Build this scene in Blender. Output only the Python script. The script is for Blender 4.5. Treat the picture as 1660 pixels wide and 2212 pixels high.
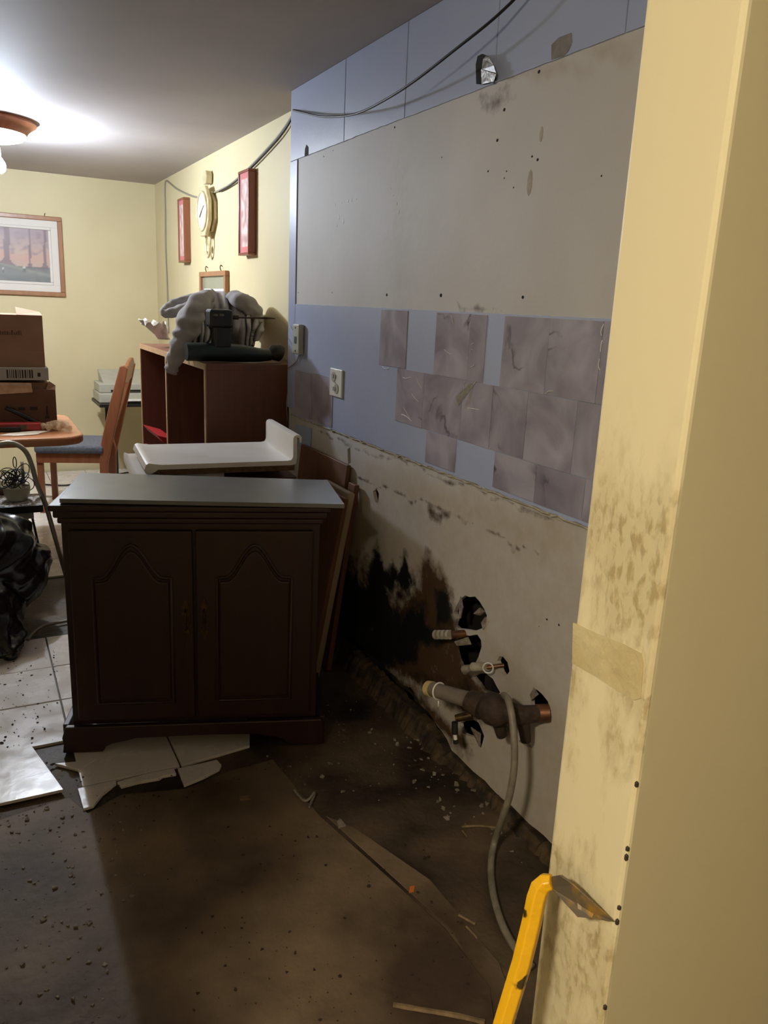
import bpy, bmesh, math, random
import numpy as np
from mathutils import Vector, Matrix, noise
from mathutils.geometry import delaunay_2d_cdt

for o in list(bpy.data.objects):
    bpy.data.objects.remove(o, do_unlink=True)
S = bpy.context.scene
COL = S.collection
R = math.radians
rnd = random.Random(7)

# ------------------------------------------------------------------ camera
FPX, YAW, PITCH, ROLL = 1700.0, 0.487855151, 0.254171847, -0.0453832703
CAM = Vector((0, 0, 1.5))
cy, sy, cp, sp = math.cos(YAW), math.sin(YAW), math.cos(PITCH), math.sin(PITCH)
fw = Vector((sy*cp, cy*cp, -sp)); rt0 = Vector((cy, -sy, 0)); dn0 = fw.cross(rt0)
cr, sr = math.cos(ROLL), math.sin(ROLL)
rt = cr*rt0 + sr*dn0; dn = -sr*rt0 + cr*dn0
cd = bpy.data.cameras.new('camera'); cam = bpy.data.objects.new('camera', cd); COL.objects.link(cam)
m = Matrix.Identity(4)
for i in range(3):
    m[i][0], m[i][1], m[i][2], m[i][3] = rt[i], -dn[i], -fw[i], CAM[i]
cam.matrix_world = m
cd.sensor_fit = 'VERTICAL'; cd.sensor_height = 24.0; cd.lens = FPX/2212*24.0; cd.clip_start = 0.02
S.camera = cam

def ray(u, v): return (u-830)/FPX*rt + (v-1106)/FPX*dn + fw
def on(u, v, ax, val):
    d = ray(u, v); t = (val-CAM[ax])/d[ax]; return CAM + t*d
def atx(u, v, X): return on(u, v, 0, X)
def aty(u, v, Y): return on(u, v, 1, Y)
def atz(u, v, Z): return on(u, v, 2, Z)

# ------------------------------------------------------------------ world, view, lamp strengths
wd = bpy.data.worlds.new('world'); S.world = wd; wd.use_nodes = True
wd.node_tree.nodes['Background'].inputs[0].default_value = (0.5, 0.45, 0.4, 1)
wd.node_tree.nodes['Background'].inputs[1].default_value = 0.0
S.view_settings.view_transform = 'Standard'; S.view_settings.look = 'None'
S.view_settings.exposure = 0.0; S.view_settings.gamma = 1.0; S.view_settings.use_curve_mapping = False
BULB_POS = (0.235, 5.30, 2.19); BULB_STRENGTH = 1660.0; DOME_STRENGTH = 42.0
HALL_POS = (-1.15, -0.23, 2.27); HALL_STRENGTH = 295.0

# ------------------------------------------------------------------ materials
def lin(c):
    return tuple(((x/255)/12.92 if x/255 <= .04045 else ((x/255+.055)/1.055)**2.4) for x in c) + (1,)
MATS = {}
def M(name, c1, c2=None, scale=6, rough=.6, bump=0, metal=0, spec=.5, stretch=(1, 1, 1), detail=5, ramp=(.35, .65),
      bscale=None, emit=None, trans=0, rvar=0, coat=0, dist=0.0, alpha=1):
    if name in MATS: return MATS[name]
    mt = bpy.data.materials.new(name); mt.use_nodes = True; MATS[name] = mt
    nt = mt.node_tree; N = nt.nodes; L = nt.links; b = N['Principled BSDF']
    b.inputs['Roughness'].default_value = rough; b.inputs['Metallic'].default_value = metal
    b.inputs['Specular IOR Level'].default_value = spec
    b.inputs['Transmission Weight'].default_value = trans
    b.inputs['Coat Weight'].default_value = coat
    b.inputs['Alpha'].default_value = alpha
    b.inputs['Base Color'].default_value = lin(c1)
    if c2 or bump:
        tc = N.new('ShaderNodeTexCoord'); mp = N.new('ShaderNodeMapping'); mp.inputs['Scale'].default_value = stretch
        L.new(tc.outputs['Object'], mp.inputs[0])
        nz = N.new('ShaderNodeTexNoise'); nz.inputs['Scale'].default_value = scale; nz.inputs['Detail'].default_value = detail
        nz.inputs['Distortion'].default_value = dist
        L.new(mp.outputs[0], nz.inputs['Vector'])
        if c2:
            rp = N.new('ShaderNodeValToRGB'); rp.color_ramp.elements[0].position = ramp[0]; rp.color_ramp.elements[1].position = ramp[1]
            rp.color_ramp.elements[0].color = lin(c1); rp.color_ramp.elements[1].color = lin(c2)
            L.new(nz.outputs[0], rp.inputs[0]); L.new(rp.outputs[0], b.inputs['Base Color'])
        if rvar:
            mr = N.new('ShaderNodeMapRange'); mr.inputs[1].default_value = .3; mr.inputs[2].default_value = .7
            mr.inputs[3].default_value = rough-rvar; mr.inputs[4].default_value = rough+rvar
            L.new(nz.outputs[0], mr.inputs[0]); L.new(mr.outputs[0], b.inputs['Roughness'])
        if bump:
            n2 = N.new('ShaderNodeTexNoise'); n2.inputs['Scale'].default_value = bscale or scale*3; n2.inputs['Detail'].default_value = 4
            L.new(mp.outputs[0], n2.inputs['Vector'])
            bp = N.new('ShaderNodeBump'); bp.inputs['Strength'].default_value = bump; bp.inputs['Distance'].default_value = .01
            L.new(n2.outputs[0], bp.inputs['Height']); L.new(bp.outputs[0], b.inputs['Normal'])
    if emit:
        b.inputs['Emission Color'].default_value = lin(emit[0]); b.inputs['Emission Strength'].default_value = emit[1]
    return mt

def wood(name, c1, c2, rough=.4, axis='z', scale=9, coat=0):
    st = {'x': (.08, 1, 1), 'y': (1, .08, 1), 'z': (1, 1, .08)}[axis]
    return M(name, c1, c2, scale=scale*3, rough=rough, stretch=st, bump=.06, ramp=(.3, .7), coat=coat)

YEL = M('yellow_paint', (216, 203, 162), (211, 197, 155), scale=2.2, rough=.55, bump=.03, bscale=160)
CEIL = M('ceiling_paint', (184, 176, 172), (174, 166, 162), scale=1.6, rough=.68, spec=.2, bump=.03, bscale=40)
BLUE = M('blue_paint', (169, 178, 205), (163, 172, 200), scale=3, rough=.34, bump=.05, bscale=70, rvar=.05)
DIRT = M('bare_subfloor', (34, 23, 14), (98, 80, 60), scale=3.4, rough=.62, bump=.5, bscale=34, detail=12, ramp=(.36, .68), rvar=.14)
PLY = M('scraped_plywood', (66, 49, 33), (132, 112, 86), scale=2.8, rough=.66, bump=.35, bscale=30, detail=12, ramp=(.34, .7))
TILE = M('glazed_tile', (214, 206, 200), (186, 176, 166), scale=9, rough=.24, bump=.06, bscale=25, detail=8, ramp=(.52, .78), rvar=.12)
TILE_BODY = M('tile_bisque', (150, 138, 122), (128, 116, 102), scale=12, rough=.85)
DARK = M('cavity_shade', (20, 15, 10), (34, 26, 18), scale=10, rough=.9)  # shade inside the wall and its openings put into the colour
CHERRY = wood('dark_cherry_wood', (33, 11, 10), (44, 16, 14), rough=.45)
BROWN = wood('brown_laminate', (104, 64, 52), (118, 74, 60), rough=.4)
OAK = wood('honey_oak', (122, 72, 46), (144, 90, 60), rough=.35)
OAKF = wood('picture_frame_oak', (150, 106, 74), (170, 124, 90), rough=.35)
OAKX = wood('honey_oak_table', (176, 118, 84), (196, 138, 100), rough=.25, axis='x')
OAKEDGE = M('light_oak_edge', (176, 140, 106), (160, 124, 92), scale=20, rough=.4)
WHITE_LAM = M('white_laminate', (236, 231, 226), (226, 219, 210), scale=5, rough=.32)
GREY_LAM = M('grey_laminate', (118, 118, 116), (104, 104, 102), scale=4, rough=.3)
CARD = M('cardboard', (150, 116, 92), (140, 106, 84), scale=7, rough=.8)
CARD_D = M('cardboard_dark', (112, 80, 62), (100, 70, 54), scale=7, rough=.8)
CARD_IN = M('cardboard_torn', (214, 186, 158), (196, 164, 136), scale=30, rough=.9)
INK = M('dark_print', (52, 44, 40), rough=.7)
BLACK = M('black_plastic', (18, 18, 18), (24, 24, 24), scale=20, rough=.4)
BAG = M('black_bag_film', (14, 15, 15), (20, 21, 21), scale=10, rough=.27, spec=.6)
CHROME = M('dull_chrome', (182, 178, 166), (160, 156, 144), scale=20, rough=.35, metal=.45)
STEEL = M('galvanised_steel', (128, 122, 112), (84, 76, 66), scale=18, rough=.45, metal=.7)
IRON = M('rusty_iron', (74, 56, 44), (48, 36, 30), scale=30, rough=.75, metal=.2, bump=.3)
BRASS = M('old_brass', (96, 76, 44), (62, 48, 28), scale=50, rough=.4, metal=.8)
PVC = M('grey_pipe', (126, 116, 104), (98, 88, 76), scale=14, rough=.5)
WHITE_PL = M('white_plastic', (222, 218, 210), rough=.35)
BEIGE_PL = M('beige_plastic', (176, 174, 160), (166, 164, 150), scale=10, rough=.4)
CABLE = M('black_cable', (28, 25, 22), rough=.5)
CABLE_G = M('grey_cable', (150, 142, 126), rough=.55)
CLOTH = M('grey_jacket_cloth', (172, 168, 168), (154, 150, 150), scale=14, rough=.9, bump=.15, bscale=220)
DENIM = M('grey_seat_fabric', (96, 100, 108), (78, 82, 90), scale=60, rough=.9, bump=.2, bscale=300)
DRILLG = M('dark_green_plastic', (18, 38, 36), (14, 28, 27), scale=12, rough=.42)
RUBBER = M('black_rubber', (20, 20, 19), (28, 27, 25), scale=18, rough=.55)
YBAR = M('chipped_yellow_paint', (58, 46, 14), (226, 172, 22), scale=26, rough=.35, bump=.2, bscale=60, ramp=(.40, .44), detail=7)
BSTEEL = M('worn_tool_steel', (110, 100, 84), (176, 132, 40), scale=22, rough=.35, metal=.6, ramp=(.52, .62))
MIRROR_GLASS = M('picture_glass', (150, 152, 132), (140, 142, 122), scale=2, rough=.08)
GOLD = M('pale_gold', (216, 204, 166), (190, 174, 134), scale=16, rough=.3, metal=.1)
CREAM = M('cream_dial', (232, 226, 196), rough=.35)
REDWOOD = wood('reddish_frame_wood', (120, 58, 44), (140, 72, 54), rough=.3)
RED = M('red_plastic', (168, 42, 44), rough=.4)
PAPER = M('white_paper', (232, 228, 222), rough=.8)
MAT_WHITE = M('white_mount', (222, 216, 208), rough=.7)
PARTICLE = M('raw_particle_board', (110, 82, 56), (86, 62, 42), scale=60, rough=.85)
BROWN_PLY = wood('brown_plywood', (112, 72, 46), (92, 56, 36), rough=.55)
ROT = M('rotten_wood', (26, 19, 11), (78, 60, 36), scale=26, rough=.85, bump=.6, bscale=40, stretch=(1, .4, 1))
FOIL = M('crumpled_foil', (186, 182, 178), (142, 138, 134), scale=30, rough=.4, metal=.25, bump=.4, bscale=50)
CLEAR = M('clear_plastic', (236, 232, 224), rough=.15, trans=.85)
AMBER = M('amber_plastic', (242, 216, 184), rough=.2, alpha=.5)
CHIP = M('plaster_chip', (150, 140, 126), (104, 92, 78), scale=40, rough=.85)
TAPE = M('brown_tape', (186, 170, 126), (198, 184, 142), scale=22, rough=.5, bump=.3)
SPECK = M('speckled_vinyl', (72, 68, 64), (190, 180, 172), scale=90, rough=.5, ramp=(.45, .6), bump=.2, bscale=120)
STICKW = M('weathered_stick', (140, 116, 84), (104, 84, 58), scale=30, rough=.8)
HOSE = M('grey_hose', (136, 128, 112), (116, 108, 92), scale=40, rough=.5)
COPPER = M('old_copper', (128, 84, 58), (86, 66, 50), scale=30, rough=.45, metal=.6)
BOARD_GR = M('white_game_box', (176, 172, 166), (164, 160, 154), scale=8, rough=.5)

# wall plaster with stain attribute
def plaster():
    mt = bpy.data.materials.new('stained_plaster'); mt.use_nodes = True; nt = mt.node_tree; N = nt.nodes; L = nt.links
    b = N['Principled BSDF']; b.inputs['Roughness'].default_value = .62
    tc = N.new('ShaderNodeTexCoord')
    n1 = N.new('ShaderNodeTexNoise'); n1.inputs['Scale'].default_value = 3; n1.inputs['Detail'].default_value = 6; L.new(tc.outputs['Object'], n1.inputs[0])
    rp = N.new('ShaderNodeValToRGB'); rp.color_ramp.elements[0].position = .35; rp.color_ramp.elements[1].position = .7
    rp.color_ramp.elements[0].color = lin((188, 182, 175)); rp.color_ramp.elements[1].color = lin((196, 191, 185)); L.new(n1.outputs[0], rp.inputs[0])
    at = N.new('ShaderNodeAttribute'); at.attribute_name = 'stain'; sx = N.new('ShaderNodeSeparateColor'); L.new(at.outputs['Color'], sx.inputs[0])
    n2 = N.new('ShaderNodeTexNoise'); n2.inputs['Scale'].default_value = 22; n2.inputs['Detail'].default_value = 8; n2.inputs['Roughness'].default_value = .65; L.new(tc.outputs['Object'], n2.inputs[0])
    prev = rp.outputs[0]
    for ch, colr, lo, hi in ((2, (158, 138, 104), .35, 1.45), (1, (74, 52, 31), .62, .95), (0, (13, 12, 9), .62, .86)):
        ad = N.new('ShaderNodeMath'); ad.operation = 'MULTIPLY_ADD'; ad.inputs[1].default_value = .85; L.new(n2.outputs[0], ad.inputs[0]); L.new(sx.outputs[ch], ad.inputs[2])
        # mask only where the stain exists
        mr = N.new('ShaderNodeMapRange'); mr.inputs[1].default_value = lo; mr.inputs[2].default_value = hi; L.new(ad.outputs[0], mr.inputs[0])
        gt = N.new('ShaderNodeMapRange'); gt.inputs[1].default_value = .02; gt.inputs[2].default_value = .2; L.new(sx.outputs[ch], gt.inputs[0])
        mu = N.new('ShaderNodeMath'); mu.operation = 'MULTIPLY'; L.new(mr.outputs[0], mu.inputs[0]); L.new(gt.outputs[0], mu.inputs[1])
        mx = N.new('ShaderNodeMix'); mx.data_type = 'RGBA'; mx.inputs['B'].default_value = lin(colr)
        L.new(mu.outputs[0], mx.inputs['Factor']); L.new(prev, mx.inputs['A']); prev = mx.outputs['Result']
    L.new(prev, b.inputs['Base Color'])
    bp = N.new('ShaderNodeBump'); bp.inputs['Strength'].default_value = .12; bp.inputs['Distance'].default_value = .01; L.new(n2.outputs[0], bp.inputs['Height']); L.new(bp.outputs[0], b.inputs['Normal'])
    return mt
PLASTER = plaster()

def marble():
    mt = bpy.data.materials.new('purple_marble_vinyl'); mt.use_nodes = True; nt = mt.node_tree; N = nt.nodes; L = nt.links
    b = N['Principled BSDF']; b.inputs['Roughness'].default_value = .28
    tc = N.new('ShaderNodeTexCoord'); oi = N.new('ShaderNodeObjectInfo')
    ml = N.new('ShaderNodeVectorMath'); ml.operation = 'MULTIPLY_ADD'; cb = N.new('ShaderNodeCombineXYZ')
    for i in range(3): L.new(oi.outputs['Random'], cb.inputs[i])
    ml.inputs[1].default_value = (17, 23, 31); L.new(cb.outputs[0], ml.inputs[0]); L.new(tc.outputs['Object'], ml.inputs[2])
    n1 = N.new('ShaderNodeTexNoise'); n1.inputs['Scale'].default_value = 6; n1.inputs['Detail'].default_value = 6; n1.inputs['Distortion'].default_value = .8; L.new(ml.outputs[0], n1.inputs[0])
    rp = N.new('ShaderNodeValToRGB'); e = rp.color_ramp.elements; e[0].position = .3; e[0].color = lin((124, 116, 130)); e[1].position = .72; e[1].color = lin((176, 170, 183)); L.new(n1.outputs[0], rp.inputs[0])
    n2 = N.new('ShaderNodeTexNoise'); n2.inputs['Scale'].default_value = 3.2; n2.inputs['Detail'].default_value = 5; n2.inputs['Distortion'].default_value = .5; L.new(ml.outputs[0], n2.inputs[0])
    sb = N.new('ShaderNodeMath'); sb.operation = 'SUBTRACT'; sb.inputs[1].default_value = .5; L.new(n2.outputs[0], sb.inputs[0])
    ab = N.new('ShaderNodeMath'); ab.operation = 'ABSOLUTE'; L.new(sb.outputs[0], ab.inputs[0])
    mr = N.new('ShaderNodeMapRange'); mr.inputs[1].default_value = .0; mr.inputs[2].default_value = .014; mr.inputs[3].default_value = 1; mr.inputs[4].default_value = 0; L.new(ab.outputs[0], mr.inputs[0])
    n3 = N.new('ShaderNodeTexNoise'); n3.inputs['Scale'].default_value = 5; L.new(ml.outputs[0], n3.inputs[0])
    m3 = N.new('ShaderNodeMapRange'); m3.inputs[1].default_value = .5; m3.inputs[2].default_value = .62; L.new(n3.outputs[0], m3.inputs[0])
    mu = N.new('ShaderNodeMath'); mu.operation = 'MULTIPLY'; L.new(mr.outputs[0], mu.inputs[0]); L.new(m3.outputs[0], mu.inputs[1])
    mx = N.new('ShaderNodeMix'); mx.data_type = 'RGBA'; mx.inputs['B'].default_value = lin((58, 46, 54)); L.new(mu.outputs[0], mx.inputs['Factor']); L.new(rp.outputs[0], mx.inputs['A'])
    L.new(mx.outputs['Result'], b.inputs['Base Color'])
    bp = N.new('ShaderNodeBump'); bp.inputs['Strength'].default_value = .22; bp.inputs['Distance'].default_value = .01; L.new(n1.outputs[0], bp.inputs['Height']); L.new(bp.outputs[0], b.inputs['Normal'])
    return mt
MARBLE = marble()

def scuffed():
    # yellow paint with scraped, peeled patches between knee and chest height
    mt = bpy.data.materials.new('scuffed_yellow_paint'); mt.use_nodes = True; nt = mt.node_tree; N = nt.nodes; L = nt.links
    b = N['Principled BSDF']; b.inputs['Roughness'].default_value = .5
    tc = N.new('ShaderNodeTexCoord'); mp = N.new('ShaderNodeMapping'); mp.inputs['Scale'].default_value = (1, 1, .5); L.new(tc.outputs['Object'], mp.inputs[0])
    n1 = N.new('ShaderNodeTexNoise'); n1.inputs['Scale'].default_value = 9; n1.inputs['Detail'].default_value = 9; n1.inputs['Roughness'].default_value = .62; L.new(mp.outputs[0], n1.inputs[0])
    n4 = N.new('ShaderNodeTexNoise'); n4.inputs['Scale'].default_value = 90; n4.inputs['Detail'].default_value = 4; L.new(mp.outputs[0], n4.inputs[0])
    sz = N.new('ShaderNodeSeparateXYZ'); L.new(tc.outputs['Object'], sz.inputs[0])
    def mrange(src, a0, a1, b0=0., b1=1.):
        q = N.new('ShaderNodeMapRange'); q.inputs[1].default_value = a0; q.inputs[2].default_value = a1; q.inputs[3].default_value = b0; q.inputs[4].default_value = b1
        L.new(src, q.inputs[0]); return q.outputs[0]
    def mul(p, q):
        w = N.new('ShaderNodeMath'); w.operation = 'MULTIPLY'; L.new(p, w.inputs[0]); L.new(q, w.inputs[1]); return w.outputs[0]
    zone = mul(mrange(sz.outputs[2], 1.44, 1.30), mrange(sz.outputs[2], .45, .75, .3, 1.))
    zone = mul(zone, mrange(sz.outputs[0], .606, .602))
    patch = mul(zone, mrange(n1.outputs[0], .40, .54))
    m5n = N.new('ShaderNodeMath'); m5n.operation = 'MULTIPLY_ADD'; L.new(mul(patch, mrange(n4.outputs[0], .48, .62)), m5n.inputs[0]); m5n.inputs[1].default_value = .55; L.new(mul(patch, mrange(n4.outputs[0], 0, 1, .45, .45)), m5n.inputs[2])
    m5 = m5n
    mx = N.new('ShaderNodeMix'); mx.data_type = 'RGBA'; mx.inputs['A'].default_value = lin((218, 207, 171)); mx.inputs['B'].default_value = lin((170, 153, 112))
    L.new(m5.outputs[0], mx.inputs['Factor']); L.new(mx.outputs['Result'], b.inputs['Base Color'])
    bp = N.new('ShaderNodeBump'); bp.inputs['Strength'].default_value = .35; bp.inputs['Distance'].default_value = .004; L.new(m5.outputs[0], bp.inputs['Height']); L.new(bp.outputs[0], b.inputs['Normal'])
    return mt
SCUFF = scuffed()

def vcol(name, rough=.6):
    mt = bpy.data.materials.new(name); mt.use_nodes = True; nt = mt.node_tree
    a = nt.nodes.new('ShaderNodeAttribute'); a.attribute_name = 'paint'
    nt.links.new(a.outputs['Color'], nt.nodes['Principled BSDF'].inputs['Base Color'])
    nt.nodes['Principled BSDF'].inputs['Roughness'].default_value = rough
    return mt
PRINT = vcol('painted_picture', .45)

# ------------------------------------------------------------------ mesh helpers
class MB:
    def __init__(s): s.v = []; s.f = []
    def add(s, v, f):
        o = len(s.v); s.v += [tuple(p) for p in v]; s.f += [tuple(i+o for i in q) for q in f]; return s
    def box(s, x0, x1, y0, y1, z0, z1):
        return s.add([(x0,y0,z0),(x1,y0,z0),(x1,y1,z0),(x0,y1,z0),(x0,y0,z1),(x1,y0,z1),(x1,y1,z1),(x0,y1,z1)],
                     [(0,3,2,1),(4,5,6,7),(0,1,5,4),(1,2,6,5),(2,3,7,6),(3,0,4,7)])
    def bar(s, p, q, w, h, up=(0, 0, 1)):
        p, q = Vector(p), Vector(q); d = (q-p).normalized(); up = Vector(up)
        if abs(d.dot(up)) > .98: up = Vector((1, 0, 0))
        a = d.cross(up).normalized()*w/2; b = a.cross(d).normalized()*h/2
        return s.add([p-a-b,p+a-b,p+a+b,p-a+b,q-a-b,q+a-b,q+a+b,q-a+b],
                     [(0,3,2,1),(4,5,6,7),(0,1,5,4),(1,2,6,5),(2,3,7,6),(3,0,4,7)])
    def tube(s, pts, r, n=8, cap=True):
        pts = [Vector(p) for p in pts]; k = len(pts)
        rs = r if isinstance(r, (list, tuple)) else [r]*k
        ref = None; rings = []
        for i, p in enumerate(pts):
            d = (pts[min(i+1, k-1)]-pts[max(i-1, 0)]).normalized()
            if ref is None:
                ref = d.cross(Vector((0, 0, 1)) if abs(d.z) < .9 else Vector((1, 0, 0))).normalized()
            ref = (ref-d*ref.dot(d)).normalized(); b = d.cross(ref)
            rings.append([p+rs[i]*(math.cos(2*math.pi*j/n)*ref+math.sin(2*math.pi*j/n)*b) for j in range(n)])
        v = [p for g in rings for p in g]
        f = [(i*n+j, i*n+(j+1) % n, (i+1)*n+(j+1) % n, (i+1)*n+j) for i in range(k-1) for j in range(n)]
        if cap: f += [tuple(reversed(range(n))), tuple(range((k-1)*n, k*n))]
        return s.add(v, f)
    def lathe(s, prof, n=24, c=(0, 0, 0), axis='z', cap=True):
        v = []
        for r, h in prof:
            for j in range(n):
                a = 2*math.pi*j/n; x, y = r*math.cos(a), r*math.sin(a)
                q = {'z': (x, y, h), 'x': (h, x, y), 'y': (x, h, y)}[axis]
                v.append((q[0]+c[0], q[1]+c[1], q[2]+c[2]))
        k = len(prof)
        f = [(i*n+j, i*n+(j+1) % n, (i+1)*n+(j+1) % n, (i+1)*n+j) for i in range(k-1) for j in range(n)]
        if cap: f += [tuple(reversed(range(n))), tuple(range((k-1)*n, k*n))]
        return s.add(v, f)
    def prism(s, poly, fn, h0, h1):
        n = len(poly); v = [fn(a, b, h0) for a, b in poly]+[fn(a, b, h1) for a, b in poly]
        return s.add(v, [tuple(reversed(range(n))), tuple(range(n, 2*n))]+[(i, (i+1) % n, n+(i+1) % n, n+i) for i in range(n)])
    def ball(s, c, r, n=12, sc=(1, 1, 1), rot=None):
        v = []; f = []
        for i in range(n//2+1):
            t = math.pi*i/(n//2)
            for j in range(n):
                a = 2*math.pi*j/n; q = Vector((math.sin(t)*math.cos(a)*sc[0], math.sin(t)*math.sin(a)*sc[1], math.cos(t)*sc[2]))*r
                if rot: q = rot @ q
                v.append(q+Vector(c))
        for i in range(n//2):
            for j in range(n): f.append((i*n+j, (i+1)*n+j, (i+1)*n+(j+1) % n, i*n+(j+1) % n))
        return s.add(v, f)
    def build(s, name, mat, parent=None, smooth=False, bevel=0, seg=2, fix=True):
        me = bpy.data.meshes.new(name); me.from_pydata(s.v, [], s.f)
        if fix:
            bm = bmesh.new(); bm.from_mesh(me); bmesh.ops.recalc_face_normals(bm, faces=bm.faces); bm.to_mesh(me); bm.free()
        for q in (mat if isinstance(mat, (list, tuple)) else [mat]): me.materials.append(q)
        o = bpy.data.objects.new(name, me); COL.objects.link(o); o.parent = parent
        if smooth:
            for p in me.polygons: p.use_smooth = True
            if smooth == 'auto': me.set_sharp_from_angle(angle=R(40))
        if bevel:
            bv = o.modifiers.new('bevel', 'BEVEL'); bv.width = bevel; bv.segments = seg; bv.limit_method = 'ANGLE'; bv.angle_limit = R(40)
        return o

def fz(a, b, h): return (a, b, h)
def tag(o, label, cat, group=None, kind=None):
    o['label'] = label; o['category'] = cat
    if group: o['group'] = group
    if kind: o['kind'] = kind
    return o
def thing(name, label, cat, loc=(0, 0, 0), rz=0, group=None):
    o = bpy.data.objects.new(name, None); COL.objects.link(o); o.empty_display_size = .1
    o.location = loc; o.rotation_euler = (0, 0, rz); return tag(o, label, cat, group)
def struct(o, label, cat='wall'):
    o['kind'] = 'structure'; o['label'] = label; o['category'] = cat; return o
def bez(pts, n=8):
    pts = [Vector(p) for p in pts]; out = []
    for i in range(len(pts)-1):
        p0, p1, p2, p3 = pts[max(i-1, 0)], pts[i], pts[i+1], pts[min(i+2, len(pts)-1)]
        for k in range(n):
            t = k/n; out.append(.5*((2*p1)+(p2-p0)*t+(2*p0-5*p1+4*p2-p3)*t*t+(3*p1-p0-3*p2+p3)*t**3))
    out.append(pts[-1]); return out
def blob(name, mat, balls, voxel, disp=(), parent=None, smooth_it=4):
    mb = MB()
    for b in balls: mb.ball(*b)
    o = mb.build(name, mat, parent, smooth=True)
    r = o.modifiers.new('remesh', 'REMESH'); r.mode = 'VOXEL'; r.voxel_size = voxel; r.use_smooth_shade = True
    sm = o.modifiers.new('smooth', 'SMOOTH'); sm.iterations = smooth_it; sm.factor = .6
    for i, (typ, size, strength) in enumerate(disp):
        t = bpy.data.textures.new(name+'_relief', typ); t.noise_scale = size
        d = o.modifiers.new('relief', 'DISPLACE'); d.texture = t; d.strength = strength; d.mid_level = .5; d.texture_coords = 'GLOBAL'
    return o
def realise(o, fn):
    # bake the modifiers, then crease the surface along its normals
    dg = bpy.context.evaluated_depsgraph_get(); dg.update(); ev = o.evaluated_get(dg)
    me = bpy.data.meshes.new_from_object(ev); o.modifiers.clear(); old = o.data; o.data = me; bpy.data.meshes.remove(old)
    nr = [v.normal.copy() for v in me.vertices]
    for v, n_ in zip(me.vertices, nr): v.co = fn(v.co.copy(), n_)
    for p in me.polygons: p.use_smooth = True
    me.update(); return o
def ridge(p, k): return 1-min(1, abs(noise.noise((p[0]*k[0], p[1]*k[1], p[2]*k[2])))*2.6)
def capsule(p, q, r0, r1, k=6, sc=(1, 1, 1)):
    p, q = Vector(p), Vector(q)
    return [(p.lerp(q, i/k), r0+(r1-r0)*i/k, 12, sc) for i in range(k+1)]

# ------------------------------------------------------------------ room shell
XW, XY, YC, YB, ZC = 1.38, 1.51, 3.66, 7.25, 2.418
PX0, PY0, PY1 = 0.60, 0.526, 0.647          # wall end beside the camera
floor = struct(MB().box(-2.4, 1.9, -2.2, 7.4, -.10, -.010).build('floor', DIRT), 'bare dark brown subfloor showing dirt, adhesive and wet stains', 'floor')
ceil = struct(MB().box(-2.4, 1.9, -2.2, 7.4, ZC, ZC+.1).build('ceiling', CEIL), 'grey white painted ceiling above the kitchen and dining area', 'ceiling')
struct(MB().box(-2.4, 1.65, YB, YB+.12, -.01, ZC).build('wall_back', YEL), 'pale yellow dining wall carrying the landscape picture')
struct(MB().box(XY, XY+.12, YC-.012, YB, -.01, ZC).build('wall_right_dining', YEL), 'pale yellow side wall carrying the clock and narrow frames')
struct(MB().box(-2.5, -2.38, -2.2, 7.4, -.01, ZC).build('wall_left', YEL), 'yellow wall on the left outside the picture')
struct(MB().box(-2.4, 1.9, -2.3, -2.18, -.01, ZC).build('wall_rear', YEL), 'yellow wall behind the camera')
wf = struct(MB().box(PX0, 1.9, PY0, PY1, -.01, ZC).box(-2.4, -.45, PY0, PY1, -.01, ZC).build('wall_front', SCUFF, bevel=.006, seg=3),
            'yellow end of the doorway wall at right, with scraped and peeling paint')
# tape patch on the wall end
tp = [atx(u, v, PX0) for u, v in ((1240, 1345), (1290, 1368), (1345, 1390), (1388, 1412), (1392, 1432), (1386, 1508), (1372, 1512), (1338, 1494), (1290, 1462), (1238, 1432))]
MB().prism([(p.y, p.z) for p in tp], lambda a, b, h: (h, a, b), PX0-.0012, PX0+.001).build('tape_patch', TAPE, wf)
# chips along the near corner bead
mb = MB()
for u, v in ((1368, 1702), (1349, 1842), (1343, 1862), (1331, 1970), (1324, 2002), (1293, 2190)):
    d = ray(u, v); t = (PY0-.002-CAM.y)/d.y; p = CAM+t*d
    mb.ball((PX0+.002, PY0+.0015, p.z), .0028, 7, (.9, .9, rnd.uniform(1.2, 2.2)))
mb.build('paint_chip', INK, wf)

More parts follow.
